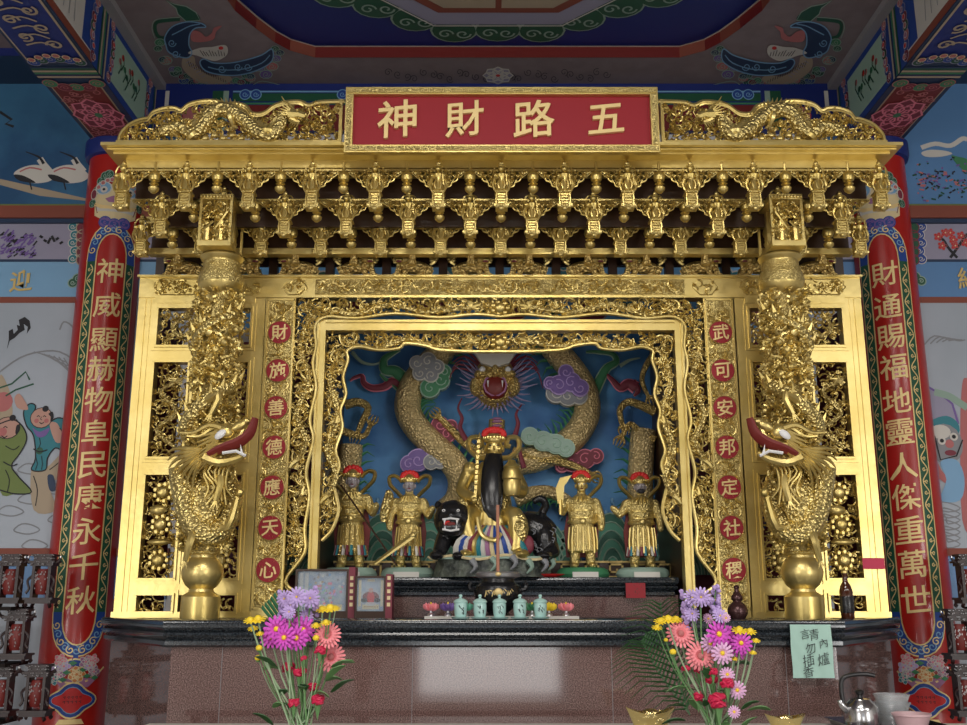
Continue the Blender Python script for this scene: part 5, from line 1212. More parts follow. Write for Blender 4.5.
    for s in (-1, 1):
        pts = [G(s * x, .03, zz) for x, zz in ((.09, .78), (.14, .83), (.215, .91), (.225, .99), (.17, 1.01), (.115, .98), (.085, .94))]
        if s == -1 and weapon == 'blade': continue
        MB().mt('gold').tube(cat(pts, n=5), .022 * H, 8, 2.6, up=(0, 1, 0)).build('ribbon', t)
    if weapon == 'blade':
        a = G(-.24, -.12, .66); m = MB().mt('gold'); m.tube([a + Vector((0, 0, -.05)), a + Vector((0, 0, .04))], .01, 6)
        m.prism([a + Vector((q[0] * H, 0, q[1] * H)) for q in ((-.03, .03), (.03, .03), (.045, .22), (.13, .34), (.0, .31), (-.05, .2))], (0, .012, 0)); m.build('blade', t)
    if weapon == 'sword':
        a, b_ = G(.06, -.22, .34), G(-.34, -.26, .04); m = MB().mt('gold').tube([a, b_], lambda q: .012 * (1 - .5 * q), 6, 2.); m.ell(a, .02).cone(b_, b_ + (b_ - a) * .1, .006); m.tube([a, a - (b_ - a) * .16], .008, 6); m.build('sword', t)
    if weapon == 'staff': MB().mt('brown_lacquer').tube([G(-.12, -.15, .80), G(.42, -.2, .04)], .006, 6).build('staff', t)
    if weapon == 'fish': 
        m = MB().mt('gold_scale'); c2 = G(.36, -.12, .62); m.tube(cat([c2 + Vector((-.01, 0, -.09)), c2 + Vector((0, 0, -.02)), c2 + Vector((.02, 0, .06)), c2 + Vector((.015, 0, .10))], n=4), lambda q: .028 * math.sin(PI * (.15 + .75 * q)) + .004, 8); m.build('carp', t)
        MB().mt('brown_lacquer').tube([G(-.10, -.18, .84), G(.5, -.2, .02)], .006, 6).build('staff', t)
    # rock base and label plate
    m = MB().mt('sage' if not dark else 'mid_green'); r = random.Random(int(px)); n = 18
    m.lathe([(.15, 0), (.16, .02), (.15, .045), (.13, .058)], (b.x, Y, ZS), n, 1.0, .7)
    m.v = [v + Vector((r.uniform(-.006, .006), r.uniform(-.006, .006), 0)) for v in m.v]; m.build('rock_base', t)
    MB().mt('offwhite').box((b.x - .075, Y - .155, ZS), (b.x + .075, Y - .14, ZS + .03)).build('label_plate', t, False)
    return t
A = {'chest': (((.25, -.02, .57), (.14, -.14, .60))), 'down': ((.26, -.02, .54), (.25, -.08, .42)), 'out': ((.27, -.03, .58), (.33, -.1, .64)), 'up': ((.27, -.02, .62), (.25, -.1, .68)), 'side': ((.29, -.02, .6), (.40, -.05, .66))}
statue(350, 'dark faced guardian statue raising a gold carp, half behind left openwork border', 'gray_face', (A['chest'], A['out']), 'fish', .95, dark=False, H=.63)
statue(408, 'gold armoured guardian statue with pale grey face and slanting sword, left of bearded deity', 'gray_face', (A['down'], A['out']), 'sword', 1.)
statue(583, 'gold faced guardian statue holding a broad blade, right of the bearded deity', 'gold', (A['up'], A['down']), 'blade', 1.12, dark=True)
statue(643, 'black bearded guardian statue with one arm reaching left, at right end of niche', 'gray_face', (A['side'], A['down']), 'staff2', 1.05, H=.59)

# central deity on the black tiger
Y = 6.1; bb = P(492, 577, Y); t = thing('deity_statue', 'seated gold deity with long black beard and red crown riding a black tiger', 'statue', (bb.x, Y, ZS))
S = .0061 * 1.0
Q = lambda px, py, d=0.: P(px, py if py < 535 else 535 + (py - 535) * .66, Y) + Vector((0, d, 0))
m = MB().mt('gold')
m.tube(cat([Q(492, 540), Q(492, 515), Q(491, 490), Q(491, 472), Q(491, 462)], n=4), lambda q: .13 - .07 * q ** 2, 16)
m.ell(Q(470, 470, -.02), (.05, .05, .05)).ell(Q(512, 470, -.02), (.05, .05, .05))
m.tube(cat([Q(470, 470), Q(462, 492, -.06), Q(474, 500, -.14)], n=4), [.048, .03], 10).tube(cat([Q(512, 470), Q(522, 492, -.06), Q(512, 492, -.16)], n=4), [.048, .034], 10)
m.tube(cat([Q(482, 518), Q(466, 516, -.12), Q(468, 534, -.14), Q(478, 555, -.14)], n=4), [.07, .04], 12).tube(cat([Q(500, 520), Q(514, 518, -.14), Q(516, 540, -.16), Q(514, 562, -.16)], n=4), [.06, .045], 12)
m.ell(Q(466, 566, -.18), (.045, .08, .03)).ell(Q(520, 566, -.2), (.05, .08, .03)).ell(Q(474, 500, -.15), .03).ell(Q(511, 490, -.18), .03)
m.ell(Q(466, 512, -.08), (.07, .06, .05)); m.build('body', t, remesh=.006)
m = MB().mt('gold_scale').ell(Q(491, 505, -.06), (.12, .08, .09), seg=14, rings=8).ell(Q(519, 530, -.18), (.05, .04, .09)).ell(Q(462, 508, -.12), (.05, .05, .05)); m.build('armour', t)
m = MB(); cols = ('offwhite', 'blue', 'offwhite', 'maroon', 'gold', 'teal', 'offwhite', 'mauve', 'cream', 'blue')
for k in range(16):
    px = 463 + k * 4.0; m.mt(cols[k % 10]); m.tube(cat([Q(478 + k * 1.8, 528, -.12), Q(px - 4, 548, -.19), Q(px - 6 + k * .5, 566, -.16)], n=3), lambda q: .012 + .01 * q, 6)
m.mt('gold').tube(cat([Q(478, 520, -.2), Q(482, 538, -.22), Q(494, 546, -.22), Q(500, 536, -.2)], n=4), .014, 7); m.build('robe', t)
c = Q(494, 449, -.05); m = MB().mt('gold'); m.ell(c, (.052, .055, .066), seg=16, rings=12).ell(c + Vector((0, -.052, -.008)), (.01, .014, .015)); m.ell(c + Vector((0, -.04, -.04)), (.026, .014, .012))
for s in (-1, 1): m.ell(c + Vector((s * .024, -.044, .022)), (.018, .01, .006)).ell(c + Vector((s * .054, 0, -.005)), (.01, .014, .024)).ell(c + Vector((s * .027, -.043, -.012)), (.014, .01, .012))
ho = m.build('head', t)
m = MB().mt('ink')
for s in (-1, 1): m.ell(c + Vector((s * .022, -.05, .008)), (.011, .006, .004), seg=8, rings=4)
m.build('face_paint', ho)
m = MB().mt('black'); m.tube(cat([c + Vector((0, -.035, -.05)), Q(493, 470, -.13), Q(492, 490, -.17), Q(492, 508, -.19), Q(496, 524, -.2)], n=5), lambda q: .052 * (.75 + .55 * math.sin(PI * min(1, q * .85 + .1))) * (1 if q < .8 else (1 - (q - .8) * 4.2)), 12, .45, up=(0, 1, 0))
for k in range(8): m.tube(cat([c + Vector((-.04 + .011 * k, -.04, -.045)), Q(484 + k * 2.4, 480, -.15), Q(483 + k * 2.5, 505, -.195), Q(490 + k * 1, 520, -.2)], n=4), .010, 5)
m.build('beard', ho)
m = MB().mt('gold').lathe([(.056, .03), (.064, .045), (.06, .065), (.045, .08)], c, 16)
for k in range(9): a = -1.3 + .325 * k; m.ell(c + Vector((.062 * math.sin(a), -.062 * math.cos(a), .055)), .012, seg=6, rings=4)
m.build('crown', t)
m = MB().mt('red')
for k in range(9): a = PI * k / 8; m.ell(c + Vector((.058 * math.cos(a), -.01, .08 + .03 * math.sin(a))), .02)
for k in range(5): m.ell(c + Vector((-.03 + .015 * k, -.01, .1)), .016, seg=6, rings=4)
m.build('pompoms', t)
for s in (-1, 1):
    pts = [c + Vector((s * x, .03, zz)) for x, zz in ((.05, -.06), (.10, -.05), (.15, .0), (.145, .06), (.09, .065), (.075, .02), (.10, .01))]
    MB().mt('gold').tube(cat(pts, n=5), .017, 8, 1.8, up=(0, 1, 0)).build('ribbon', t)
m = MB().mt('gold').tube([Q(475, 505, -.18), Q(479, 442, -.16)], .012, 4, 1.)
for k in range(12): m.ell(Q(475.4 + k * .3, 498 - k * 5, -.175), (.015, .015, .005), seg=6, rings=4)
m.ell(Q(474.8, 503, -.18), .02).build if 0 else None
m.ell(Q(474.8, 503, -.18), .02); m.cone(Q(479, 442, -.16), Q(480, 436, -.16), .012); m.build('ridged_mace', t)
m = MB().mt('gold').lathe([(.04, -.09), (.05, -.07), (.055, -.02), (.05, .0), (.058, .01), (.055, .05), (.045, .07), (.05, .08), (.03, .10), (.02, .12)], Q(511, 484, -.19), 16); m.build('treasure_urn', t)
# tiger
m = MB().mt('black'); 
m.tube(cat([Q(455, 530, -.02), Q(480, 534, .06), Q(515, 532, .08), Q(535, 530, .04), Q(546, 540, .02)], n=4), lambda q: .10 + .02 * math.sin(PI * q), 14)
m.ell(Q(454, 521, -.12), (.118, .10, .115), seg=16, rings=12); m.ell(Q(453, 529, -.20), (.08, .05, .06)); m.ell(Q(452, 518, -.2), (.03, .03, .02))
for s in (-1, 1): m.ell(Q(452 + s * 13, 507, -.1), (.026, .016, .028)).ell(Q(452 + s * 7, 513, -.19), (.022, .014, .018))
m.tube([Q(446, 540, -.1), Q(442, 556, -.14), Q(440, 566, -.17)], [.055, .038], 10).tube([Q(464, 542, -.08), Q(466, 556, -.12), Q(462, 567, -.16)], [.05, .036], 10).ell(Q(438, 568, -.2), (.045, .06, .028)).ell(Q(460, 569, -.2), (.045, .06, .028))
m.ell(Q(544, 545, .0), (.08, .10, .12), seg=14, rings=10).tube([Q(550, 552, -.04), Q(552, 562, -.08), Q(546, 567, -.12)], [.05, .035], 10).ell(Q(542, 568, -.15), (.05, .06, .028))
m.tube(cat([Q(540, 516, .06), Q(546, 505, .04), Q(541, 498, .02), Q(533, 502, .02)], n=4), [.028, .02], 8); to = m.build('tiger', t, remesh=.008)
m = MB().mt('red').ell(Q(452, 527, -.225), (.048, .02, .026), seg=14, rings=8).mt('dark_red').ell(Q(452, 527, -.235), (.034, .016, .014)).mt('white')
for s in (-1, 1): m.cone(Q(452 + s * 6, 523, -.24), Q(452 + s * 6, 528, -.245), .008).cone(Q(452 + s * 5.5, 532, -.24), Q(452 + s * 5.5, 528, -.245), .007)
m.tube([Q(444, 532, -.235), Q(452, 533.5, -.245), Q(460, 532, -.235)], .006, 5).tube([Q(444, 522.5, -.235), Q(452, 521.5, -.245), Q(460, 522.5, -.235)], .006, 5); m.build('tiger_mouth', t)
m = MB().mt('white')
for s in (-1, 1): m.ell(Q(452 + s * 7, 513.5, -.212), (.010, .006, .009), seg=8, rings=5).mt('black').ell(Q(452 + s * 7, 513.5, -.219), .004, seg=6, rings=4).mt('white')
m.build('tiger_eye', t)
m = MB().mt('gray'); r = random.Random(8)
for k in range(26):
    px, py = 530 + r.random() * 22, 520 + r.random() * 40; m.tube(cat([Q(px, py, -.075), Q(px + 3, py + 2, -.09), Q(px + 2, py + 5, -.085)], n=3), .003, 4)
m.build('tiger_stripe', t)
MB().mt('maroon').ell(Q(527, 552, -.16), (.035, .02, .055)).build('saddle_cloth', t)
# rock
mat('rock', (.03, .035, .035), .5, 0, 'noise', 22, 1., .03, mix=(.14, .16, .13), mixscale=14)
cx = bb.x; m = MB(); r = random.Random(6)
def rim(k, n, g): a = 2 * PI * k / n; return (cx + (.345 * math.cos(a)) * g, Y - .02 + .24 * math.sin(a) * g)
n = 30; lv = [(0, 1.02), (.03, 1.0), (.06, .95), (.09, .97), (.105, .98)]; m.mt('rock'); base = []
for h, g in lv: base.append(m.add([(*rim(k, n, g * (1 + r.uniform(-.05, .04))), ZS + h) for k in range(n)]))
for a in range(len(lv) - 1):
    for k in range(n): m.face((base[a] + k, base[a] + (k + 1) % n, base[a + 1] + (k + 1) % n, base[a + 1] + k))
top = [Vector((*rim(k, 60, 1.04 + .05 * math.sin(k * 1.1)), ZS + .10 + .012 * math.sin(k * .7))) for k in range(60)]
m.mt('sage').prism([Vector((v.x, v.y, ZS + .10)) for v in top], (0, 0, .016)).mt('cream').tube([v + Vector((0, 0, .008)) for v in top], .008, 5, closed=True)
for k in range(40, 60): 
    if k % 3 == 0: m.mt('sage' if k % 2 else 'gray').tube(cat([top[k], top[k] + Vector((.02, -.02, -.035)), top[k] + Vector((-.01, -.01, -.07))], n=3), lambda q: .022 * (1 - .8 * q), 6)
m.build('rock_base', t)

# ================================================================ THINGS ON THE ALTAR
def clon(root, label, loc, **k): return dup(root, loc, label, **k)
# lidded tea cups
def cup(px, label):
    Y = 5.10; x = P(px, 617, Y).x; t = thing('tea_cup', label, 'cup', (x, Y, ZT), 'tea cups in a row on the altar'); c = (x, Y, ZT)
    MB().mt('celadon').lathe([(a * .74, b * .88) for a, b in [(.02, 0), (.055, .006), (.062, .014), (.05, .014), (.03, .008)]], c, 24).build('saucer', t)
    MB().mt('celadon').lathe([(a * .74, b * .88) for a, b in [(.03, .008), (.036, .012), (.042, .04), (.044, .075), (.042, .09), (.046, .092)]], c, 24).build('bowl', t)
    MB().mt('celadon').lathe([(a * .74, b * .88) for a, b in [(.047, .092), (.048, .098), (.038, .108), (.02, .114), (.010, .116), (.008, .122), (.013, .128), (.010, .136), (.004, .138)]], c, 24).build('lid', t)
    m = MB().mt('ink'); r = random.Random(int(px))
    for k in range(8):
        a = r.uniform(-.45, .45); zz = r.uniform(.035, .078); m.tube([(x + .0328 * math.sin(a + d), Y - .0328 * math.cos(a + d), ZT + zz * .88 + e) for d, e in ((0, 0), (.12, .004), (.2, -.006))], .0016, 4)
    m.build('painted_flower', t)
for px, l in ((460.5, 'leftmost of the five pale green lidded tea cups'), (480, 'pale green lidded tea cup, second from left, in front of the incense burner'), (499.5, 'middle one of the five pale green lidded tea cups'), (520, 'pale green lidded tea cup, fourth from left, right of the incense burner'), (540.5, 'rightmost of the five pale green lidded tea cups')): cup(px, l)
# lotus lamps on a low stand
YL = 5.3; x0, x1 = P(425, 615, YL).x, P(578, 615, YL).x
ls = thing('lamp_stand', 'low white stone strip under the small lotus lamps', 'stand', ((x0 + x1) / 2, YL, ZT)); MB().mt('offwhite').box((x0, YL - .06, ZT), (x1, YL + .06, ZT + .014)).build('slab', ls, False)
def lotus(px, c1, nm):
    x = P(px, 605, YL).x; t = thing('lotus_lamp', nm, 'lamp', (x, YL, ZT + .014), 'lotus lamps on the altar'); zb = ZT + .014
    MB().mt('silver').lathe([(.02, 0), (.018, .008), (.008, .016), (.007, .03), (.014, .036)], (x, YL, zb), 12).build('base', t)
    m = MB().mt(c1)
    for ring, (n, rr, h) in enumerate(((8, .036, .03), (8, .027, .036))):
        for k in range(n):
            a = 2 * PI * (k + ring * .5) / n; m.tube(cat([(x, YL, zb + .03), (x + rr * .8 * math.cos(a), YL + rr * .8 * math.sin(a), zb + .042), (x + rr * math.cos(a), YL + rr * math.sin(a), zb + .03 + h)], n=3), lambda q: .014 * math.sin(PI * (.12 + .83 * q)), 6, .45)
    m.build('petals', t); MB().mt('yellow').lathe([(.016, .04), (.017, .052), (.006, .058), (.003, .07)], (x, YL, zb), 10).build('candle', t)
for px, c, l in ((431, 'salmon', 'salmon pink lotus lamp at the left end of the row'), (448, 'purple', 'dark purple lotus lamp left of the tea cups'), (465, 'sea_green', 'dark green lotus lamp half behind the leftmost cup'), (532, 'mid_green', 'green and yellow lotus lamp right of the incense burner'), (549, 'yellow', 'yellow lotus lamp behind the rightmost tea cup'), (566, 'salmon', 'salmon pink lotus lamp at the right end of the row')): lotus(px, c, l)
# incense burner
Yb = 5.5; xb = P(498, 600, Yb).x; tb = thing('incense_burner', 'black bronze incense burner with gold patterned rim behind the tea cups', 'incense burner', (xb, Yb, ZT)); hb = ZZ(572, Yb) - ZT
MB().mt('black').lathe([(.06, 0), (.065, .015), (.055, .03), (.08, .05), (.12, .09), (.13, .13), (.12, .165), (.09, .185), (.085, hb - .02)], (xb, Yb, ZT), 36).build('bowl', tb)
MB().mt('silver').lathe([(.085, hb - .035), (.115, hb - .026), (.12, hb - .008), (.11, hb), (.09, hb - .006)], (xb, Yb, ZT), 36).build('rim', tb)
m = MB().mt('gold_leaf')
for k in range(12):
    a = -.55 + .1 * k; m.tube([(xb + .132 * math.sin(a + d), Yb - .132 * math.cos(a + d), ZT + .13 + e) for d, e in ((0, -.02 * math.cos(k * 2)), (.05, .012), (.09, -.012 + .01 * (k % 3)))], .003, 4)
for a in (0,): m.ell((xb, Yb - .13, ZT + .135), (.022, .008, .02)).ell((xb, Yb - .118, ZT + hb - .014), (.016, .012, .012))
m.build('gold_pattern', tb)
for s in (-1, 1): MB().mt('black').tube(cat([(xb + s * .115, Yb, ZT + .15), (xb + s * .145, Yb, ZT + .15), (xb + s * .15, Yb, ZT + .17), (xb + s * .14, Yb, ZT + .185)], n=3), .012, 7).build('handle', tb)
ti = ZZ(505, Yb); tag(MB().mt('incense').lathe([(.009, ZT + hb - .03), (.009, ti)], (xb, Yb, 0), 8).build('incense_stick', None, loc=(xb, Yb, ZT + hb - .03)), 'thick brown incense stick standing upright in the black burner', 'incense stick')
# red dishes on the step
for px, l, w in ((478, 'thin red dish on the stone step left of the burner rim', .05), (548, 'wide red dish on the stone step right of the incense burner', .085)):
    Y = 6.0; x = P(px, 576, Y - .1).x; t = thing('red_dish', l, 'dish', (x, 5.985, ZS)); MB().mt('red').lathe([(w * .5, .0), (w, .008), (w * 1.25, .016), (w * 1.2, .018), (w * .6, .008)], (x, 5.99, ZS), 28, 1, .4).build('dish', t)
# framed pictures
def picture(x0p, x1p, y0p, y1p, Y, label, kind):
    a, b = P(x0p, y1p, Y), P(x1p, y0p, Y); x0, x1, z1 = a.x, b.x, b.z; t = thing('framed_picture', label, 'picture', ((x0 + x1) / 2, Y, ZT)); z0 = ZT
    m = MB().mt('brown_lacquer'); f = .012 if kind == 'wide' else .010
    m.box((x0, Y, z0), (x1, Y + .03, z0 + .035)).box((x0, Y, z1 - f), (x1, Y + .03, z1)).box((x0, Y, z0 + .035), (x0 + f, Y + .03, z1 - f)).box((x1 - f, Y, z0 + .035), (x1, Y + .03, z1 - f)).box((x0, Y + .03, z0), (x1, Y + .04, z1)); m.build('frame', t, False)
    m = MB().mt('maroon').box((x1, Y + .0, z0), (x1 + .035, Y + .12, z1 + .01)).mt('cream')
    for k in range(5): m.box((x1 + .008, Y - .002, z0 + .06 + k * .035), (x1 + .026, Y, z0 + .08 + k * .035))
    m.build('red_side_panel', t, False)
    pt = Paint(lambda u, v, w: Vector((u, Y + .028 - w, v)), .001); W = x1 - x0; Hh = z1 - z0; xc = (x0 + x1) / 2
    pt.grid('paper_blue', x0 + f, x1 - f, z0 + .035, z1 - f).up(); r = random.Random(4)
    if kind == 'wide':
        for k in range(90): u, v = r.gauss(xc, W * .17), r.gauss(z0 + Hh * .5, Hh * .17); u = min(max(u, x0 + .03), x1 - .03); v = min(max(v, z0 + .05), z1 - .03); pt.disc(r.choice(('lilac', 'pink', 'pale_green', 'offwhite', 'gray', 'tan', 'lightblue', 'salmon')), u, v, .008, n=6)
        pt.up().grid('cream', xc - W * .15, xc + W * .38, z0 + .04, z0 + .07)
        for u in (x0 + .02, x0 + .05): pt.grid('offwhite', u, u + .018, z0 + .04, z1 - .02)
        for k in range(8): pt.line('pink', [(xc - W * .1 + k * W * .055, z0 + .05), (xc - W * .1 + k * W * .055 + .008, z0 + .06)], .004)
    else:
        pt.grid('cream', x0 + f + .006, x0 + f + .02, z0 + .06, z1 - .02).grid('cream', x1 - f - .02, x1 - f - .006, z0 + .06, z1 - .02).grid('cream', xc - .045, xc + .045, z0 + .045, z0 + .07).grid('cream', xc - .02, xc + .02, z1 - .03, z1 - .016)
        pt.disc('dark_red', xc, z0 + Hh * .5, .045, .03).disc('red', xc, z0 + Hh * .48, .02, .035, layer=3).disc('skin', xc, z0 + Hh * .66, .013, layer=4).disc('ink', xc - .035, z0 + Hh * .42, .018, .012, layer=3).disc('ink', xc + .035, z0 + Hh * .42, .018, .012, layer=3).disc('offwhite', xc, z0 + Hh * .33, .03, .01, layer=4)
        for k in range(9): pt.line('brick', [(xc - .036 + k * .009, z0 + .056), (xc - .032 + k * .009, z0 + .06)], .003)
    pt.build('print', t); MB().mt('glass').box((x0 + f, Y + .008, z0 + .035), (x1 - f, Y + .011, z1 - f)).build('pane', t, False)
picture(294, 349, 569, 612, 5.62, 'wide framed picture of a pale crowd scene with red side panel', 'wide')
picture(354.5, 386, 576, 613, 5.58, 'small framed picture of a red robed seated figure', 'small')
# brown bottle
def bottle():
    Y = 5.3; x = P(848, 617, Y).x; t = thing('beer_bottle', 'brown glass bottle standing at the right end of the altar', 'bottle', (x, Y, ZT)); h = ZZ(573, Y) - ZT; k = h / .24
    MB().mt('amber_glass').lathe([(.028, 0), (.033, .008), (.034, .10), (.033, .14), (.026, .165), (.014, .185), (.0125, .22), (.015, .224), (.015, .232)], (x, Y, ZT), 28).build('body', t)
    MB().mt('black').lathe([(.0345, .03), (.0352, .032), (.0352, .11), (.0345, .112)], (x, Y, ZT), 28).build('label', t); MB().mt('gold').lathe([(.016, .228), (.0165, .24), (.013, .243)], (x, Y, ZT), 16).build('cap', t)
bottle()
Y = 5.3; x = P(738, 617, Y).x; t = thing('gourd_bottle', 'dark bronze gourd shaped bottle behind the right bouquet', 'vase', (x, Y, ZT)); k = (ZZ(586, Y) - ZT) / .20
MB().mt('bronze').lathe([(r * 1.0, q * k) for r, q in ((.035, 0), (.04, .008), (.05, .03), (.052, .055), (.042, .085), (.024, .10), (.022, .108), (.03, .12), (.03, .135), (.02, .152), (.012, .165), (.011, .185), (.016, .188))], (x, Y, ZT), 28).build('body', t)
MB().mt('bronze').lathe([(.017, .188 * k), (.014, .198 * k), (.006, .206 * k)], (x, Y, ZT), 14).build('stopper', t)
# notes
Yn = 4.985; a, b = P(793, 678, Yn), P(830.5, 624.5, Yn); t = thing('paper_note', 'pale green paper note with brush writing hung from the altar edge', 'note', ((a.x + b.x) / 2, Yn, a.z))
n = 12; m = MB().mt('note_paper'); i = m.add([(a.x + (b.x - a.x) * (k / n), Yn - .004 * math.sin(k * 1.3 + j * .7) - .003, a.z + (b.z - a.z) * j / n) for j in range(n + 1) for k in range(n + 1)])
for j in range(n):
    for k in range(n): q = i + j * (n + 1) + k; m.face((q, q + 1, q + n + 2, q + n + 1))
m.build('sheet', t)
for ch, px, py, sz in (('言', 804.5, 634, .045), ('青', 813.5, 634.5, .050), ('勿', 810, 648, .048), ('插', 808, 660, .054), ('香', 808, 671.5, .050), ('內', 823, 643, .042), ('爐', 823, 659, .056)):
    p = P(px, py, Yn); g = MB().mt('ink'); put_glyph(g, ch, lambda u, v, w: Vector((u, Yn - .0085 - w, v)), p.x, p.z, sz, .0006, rot=.05, slant=.2, bold=-.008); g.build('character', t, False)
Yr = 5.93; a, b = P(626, 598, Yr), P(645, 583, Yr); t = tag(MB().mt('red_board').box((a.x, Yr - .004, a.z), (b.x, Yr - .001, b.z)).build('red_paper_label', None, False, loc=(a.x, Yr, a.z)), 'small red paper label stuck on the stone step', 'label')
m = MB().mt('dark_red'); r = random.Random(2)
for k in range(14): u, v = r.uniform(a.x + .01, b.x - .01), r.uniform(a.z + .01, b.z - .01); m.box((u, Yr - .0048, v), (u + .006, Yr - .004, v + .007))
m.build('brush_writing', t, False)
a, b = P(863, 569, YC - .02), P(884, 558, YC - .02); tag(MB().mt('crimson').box((a.x, YC - .022, a.z), (b.x, YC - .019, b.z)).build('red_tape', None, False, loc=(a.x, YC, a.z)), 'torn piece of red tape stuck on the gold frame beside right column', 'tape')

# ================================================================ OFFERING TABLES IN FRONT
ZO = ZZ(725, 4.72)
t = thing('offering_table', 'pale topped narrow table in front of the altar', 'table', (0, 4.5, 0))
MB().mt('offwhite').box((-1.6, 4.36, ZO - .03), (2.3, 4.78, ZO)).build('tabletop', t, False)
for x in (-1.55, 2.25):
    for y in (4.40, 4.74): MB().mt('brown_lacquer').box((x - .025, y - .025, 0), (x + .025, y + .025, ZO - .03)).build('leg', t, False)
t = thing('flower_table', 'lower dark table nearer the viewer holding the vases', 'table', (0, 3.9, 0)); ZF = .78
MB().mt('brown_lacquer').box((-1.4, 3.6, ZF - .04), (1.4, 4.36, ZF)).build('tabletop', t, False)
for x in (-1.33, 1.33):
    for y in (3.66, 4.3): MB().mt('brown_lacquer').box((x - .03, y - .03, 0), (x + .03, y + .03, ZF - .04)).build('leg', t, False)
# gold ingots
def ingot(px, py, label, w):
    Y = 4.55; p = P(px, py, Y); sc_ = w * 4.5 / F; t = thing('gold_ingot', label, 'ingot', (p.x, Y, ZO)); m = MB().mt('gold_foil'); N = 28; R = 10; base = []
    top = p.z - ZO + .012
    for j in range(R + 1):
        f = j / R; row = []
        for k in range(N):
            a = 2 * PI * k / N; c = math.cos(a); rx = sc_ * (.30 + .20 * f); ry = sc_ * (.16 + .12 * f); zz = top * f * (.72 + .28 * abs(c) ** 2.2)
            row.append((p.x + rx * c, Y + ry * math.sin(a), ZO + zz))
        base.append(m.add(row))
    for j in range(R):
        for k in range(N): m.face((base[j] + k, base[j] + (k + 1) % N, base[j + 1] + (k + 1) % N, base[j + 1] + k))
    m.face([base[0] + k for k in reversed(range(N))])
    for j in range(1, 5):
        f = 1 - j / 5; row = m.add([(p.x + sc_ * .5 * f * math.cos(2 * PI * k / N), Y + sc_ * .28 * f * math.sin(2 * PI * k / N), ZO + top * (.72 + .28 * abs(math.cos(2 * PI * k / N)) ** 2.2 * f ** 2 - .12 * j * (j < 3) + (-.24 + .12 * (j - 2) if j >= 3 else 0))) for k in range(N)]); pb = base[-1] if j == 1 else prev
        for k in range(N): m.face((pb + k, pb + (k + 1) % N, row + (k + 1) % N, row + k))
        prev = row
    m.face([prev + k for k in range(N)]); m.build('shell', t)
    MB().mt('gold_foil').ell((p.x, Y, ZO + top * .62), (sc_ * .2, sc_ * .14, top * .3), seg=16, rings=8).build('dome', t)
ingot(650, 709, 'shiny gold foil ingot in front of the right bouquet stems', 48); ingot(785, 716, 'shiny gold foil ingot between right bouquet and steel kettle', 40)
# kettle, tray, tubs
t = thing('tray', 'dark steel serving tray under the kettle at lower right', 'tray', (1.9, 4.57, ZO)); x0, x1 = P(838, 720, 4.6).x, P(945, 720, 4.6).x
m = MB().mt('steel'); m.box((x0 + .02, 4.40, ZO), (x1 - .02, 4.75, ZO + .006)); o = [(x0 + .02, 4.40), (x1 - .02, 4.40), (x1 - .02, 4.75), (x0 + .02, 4.75)]
for k in range(4):
    (a, b), (c, d) = o[k], o[(k + 1) % 4]; i = m.add([(a, b, ZO + .004), (c, d, ZO + .004), (c + (.03 if c > 1.9 else -.03), d + (.02 if d > 4.5 else -.02), ZO + .03), (a + (.03 if a > 1.9 else -.03), b + (.02 if b > 4.5 else -.02), ZO + .03)]); m.face((i, i + 1, i + 2, i + 3))
m.build('pan', t, False); zk = ZO + .007
Y = 4.54; x = P(862, 722, Y).x; t = thing('kettle', 'steel kettle with black handle on the tray at lower right', 'kettle', (x, Y, zk)); K = 1.0
MB().mt('steel').lathe([(.058, 0), (.068, .006), (.072, .03), (.070, .075), (.062, .10), (.045, .115), (.043, .12), (.02, .126)], (x, Y, zk), 36).build('body', t)
MB().mt('black_plastic').lathe([(.012, .126), (.01, .135), (.018, .142), (.02, .152), (.012, .158)], (x, Y, zk), 18).build('lid_knob', t)
MB().mt('steel').tube(cat([(x - .055, Y - .01, zk + .07), (x - .085, Y - .02, zk + .095), (x - .095, Y - .02, zk + .115)], n=4), [.018, .011], 12).build('spout', t)
MB().mt('black_plastic').tube(cat([(x - .072, Y, zk + .09), (x - .078, Y, zk + .15), (x - .07, Y, zk + .20), (x - .03, Y, zk + .218), (x + .03, Y, zk + .222), (x + .07, Y, zk + .215)], n=5), .0095, 10).build('handle', t)
MB().mt('steel').tube([(x - .058, Y, zk + .085), (x - .076, Y, zk + .10)], .008, 8).build('bracket', t)
Y = 4.66; x = P(893, 715, Y).x
for k in range(3):
    t = thing('plastic_tub', ('bottom', 'middle', 'top')[k] + ' clear plastic tub in the stack beside the kettle', 'tub', (x, Y, zk + k * .034), 'stacked plastic tubs'); MB().mt('clear_plastic').lathe([(.055, 0), (.074, .055), (.078, .056), (.078, .062), (.073, .062), (.052, .006)], (x, Y, zk + k * .034), 32).build('tub', t)
Y = 4.48; x = P(912, 722, Y).x; t = thing('pink_tub', 'frosted pink plastic tub in front of the red column at lower right', 'tub', (x, Y, zk)); MB().mt('pink_plastic').lathe([(.055, 0), (.075, .058), (.08, .060), (.08, .068), (.074, .068), (.05, .006)], (x, Y, zk), 32).build('tub', t)

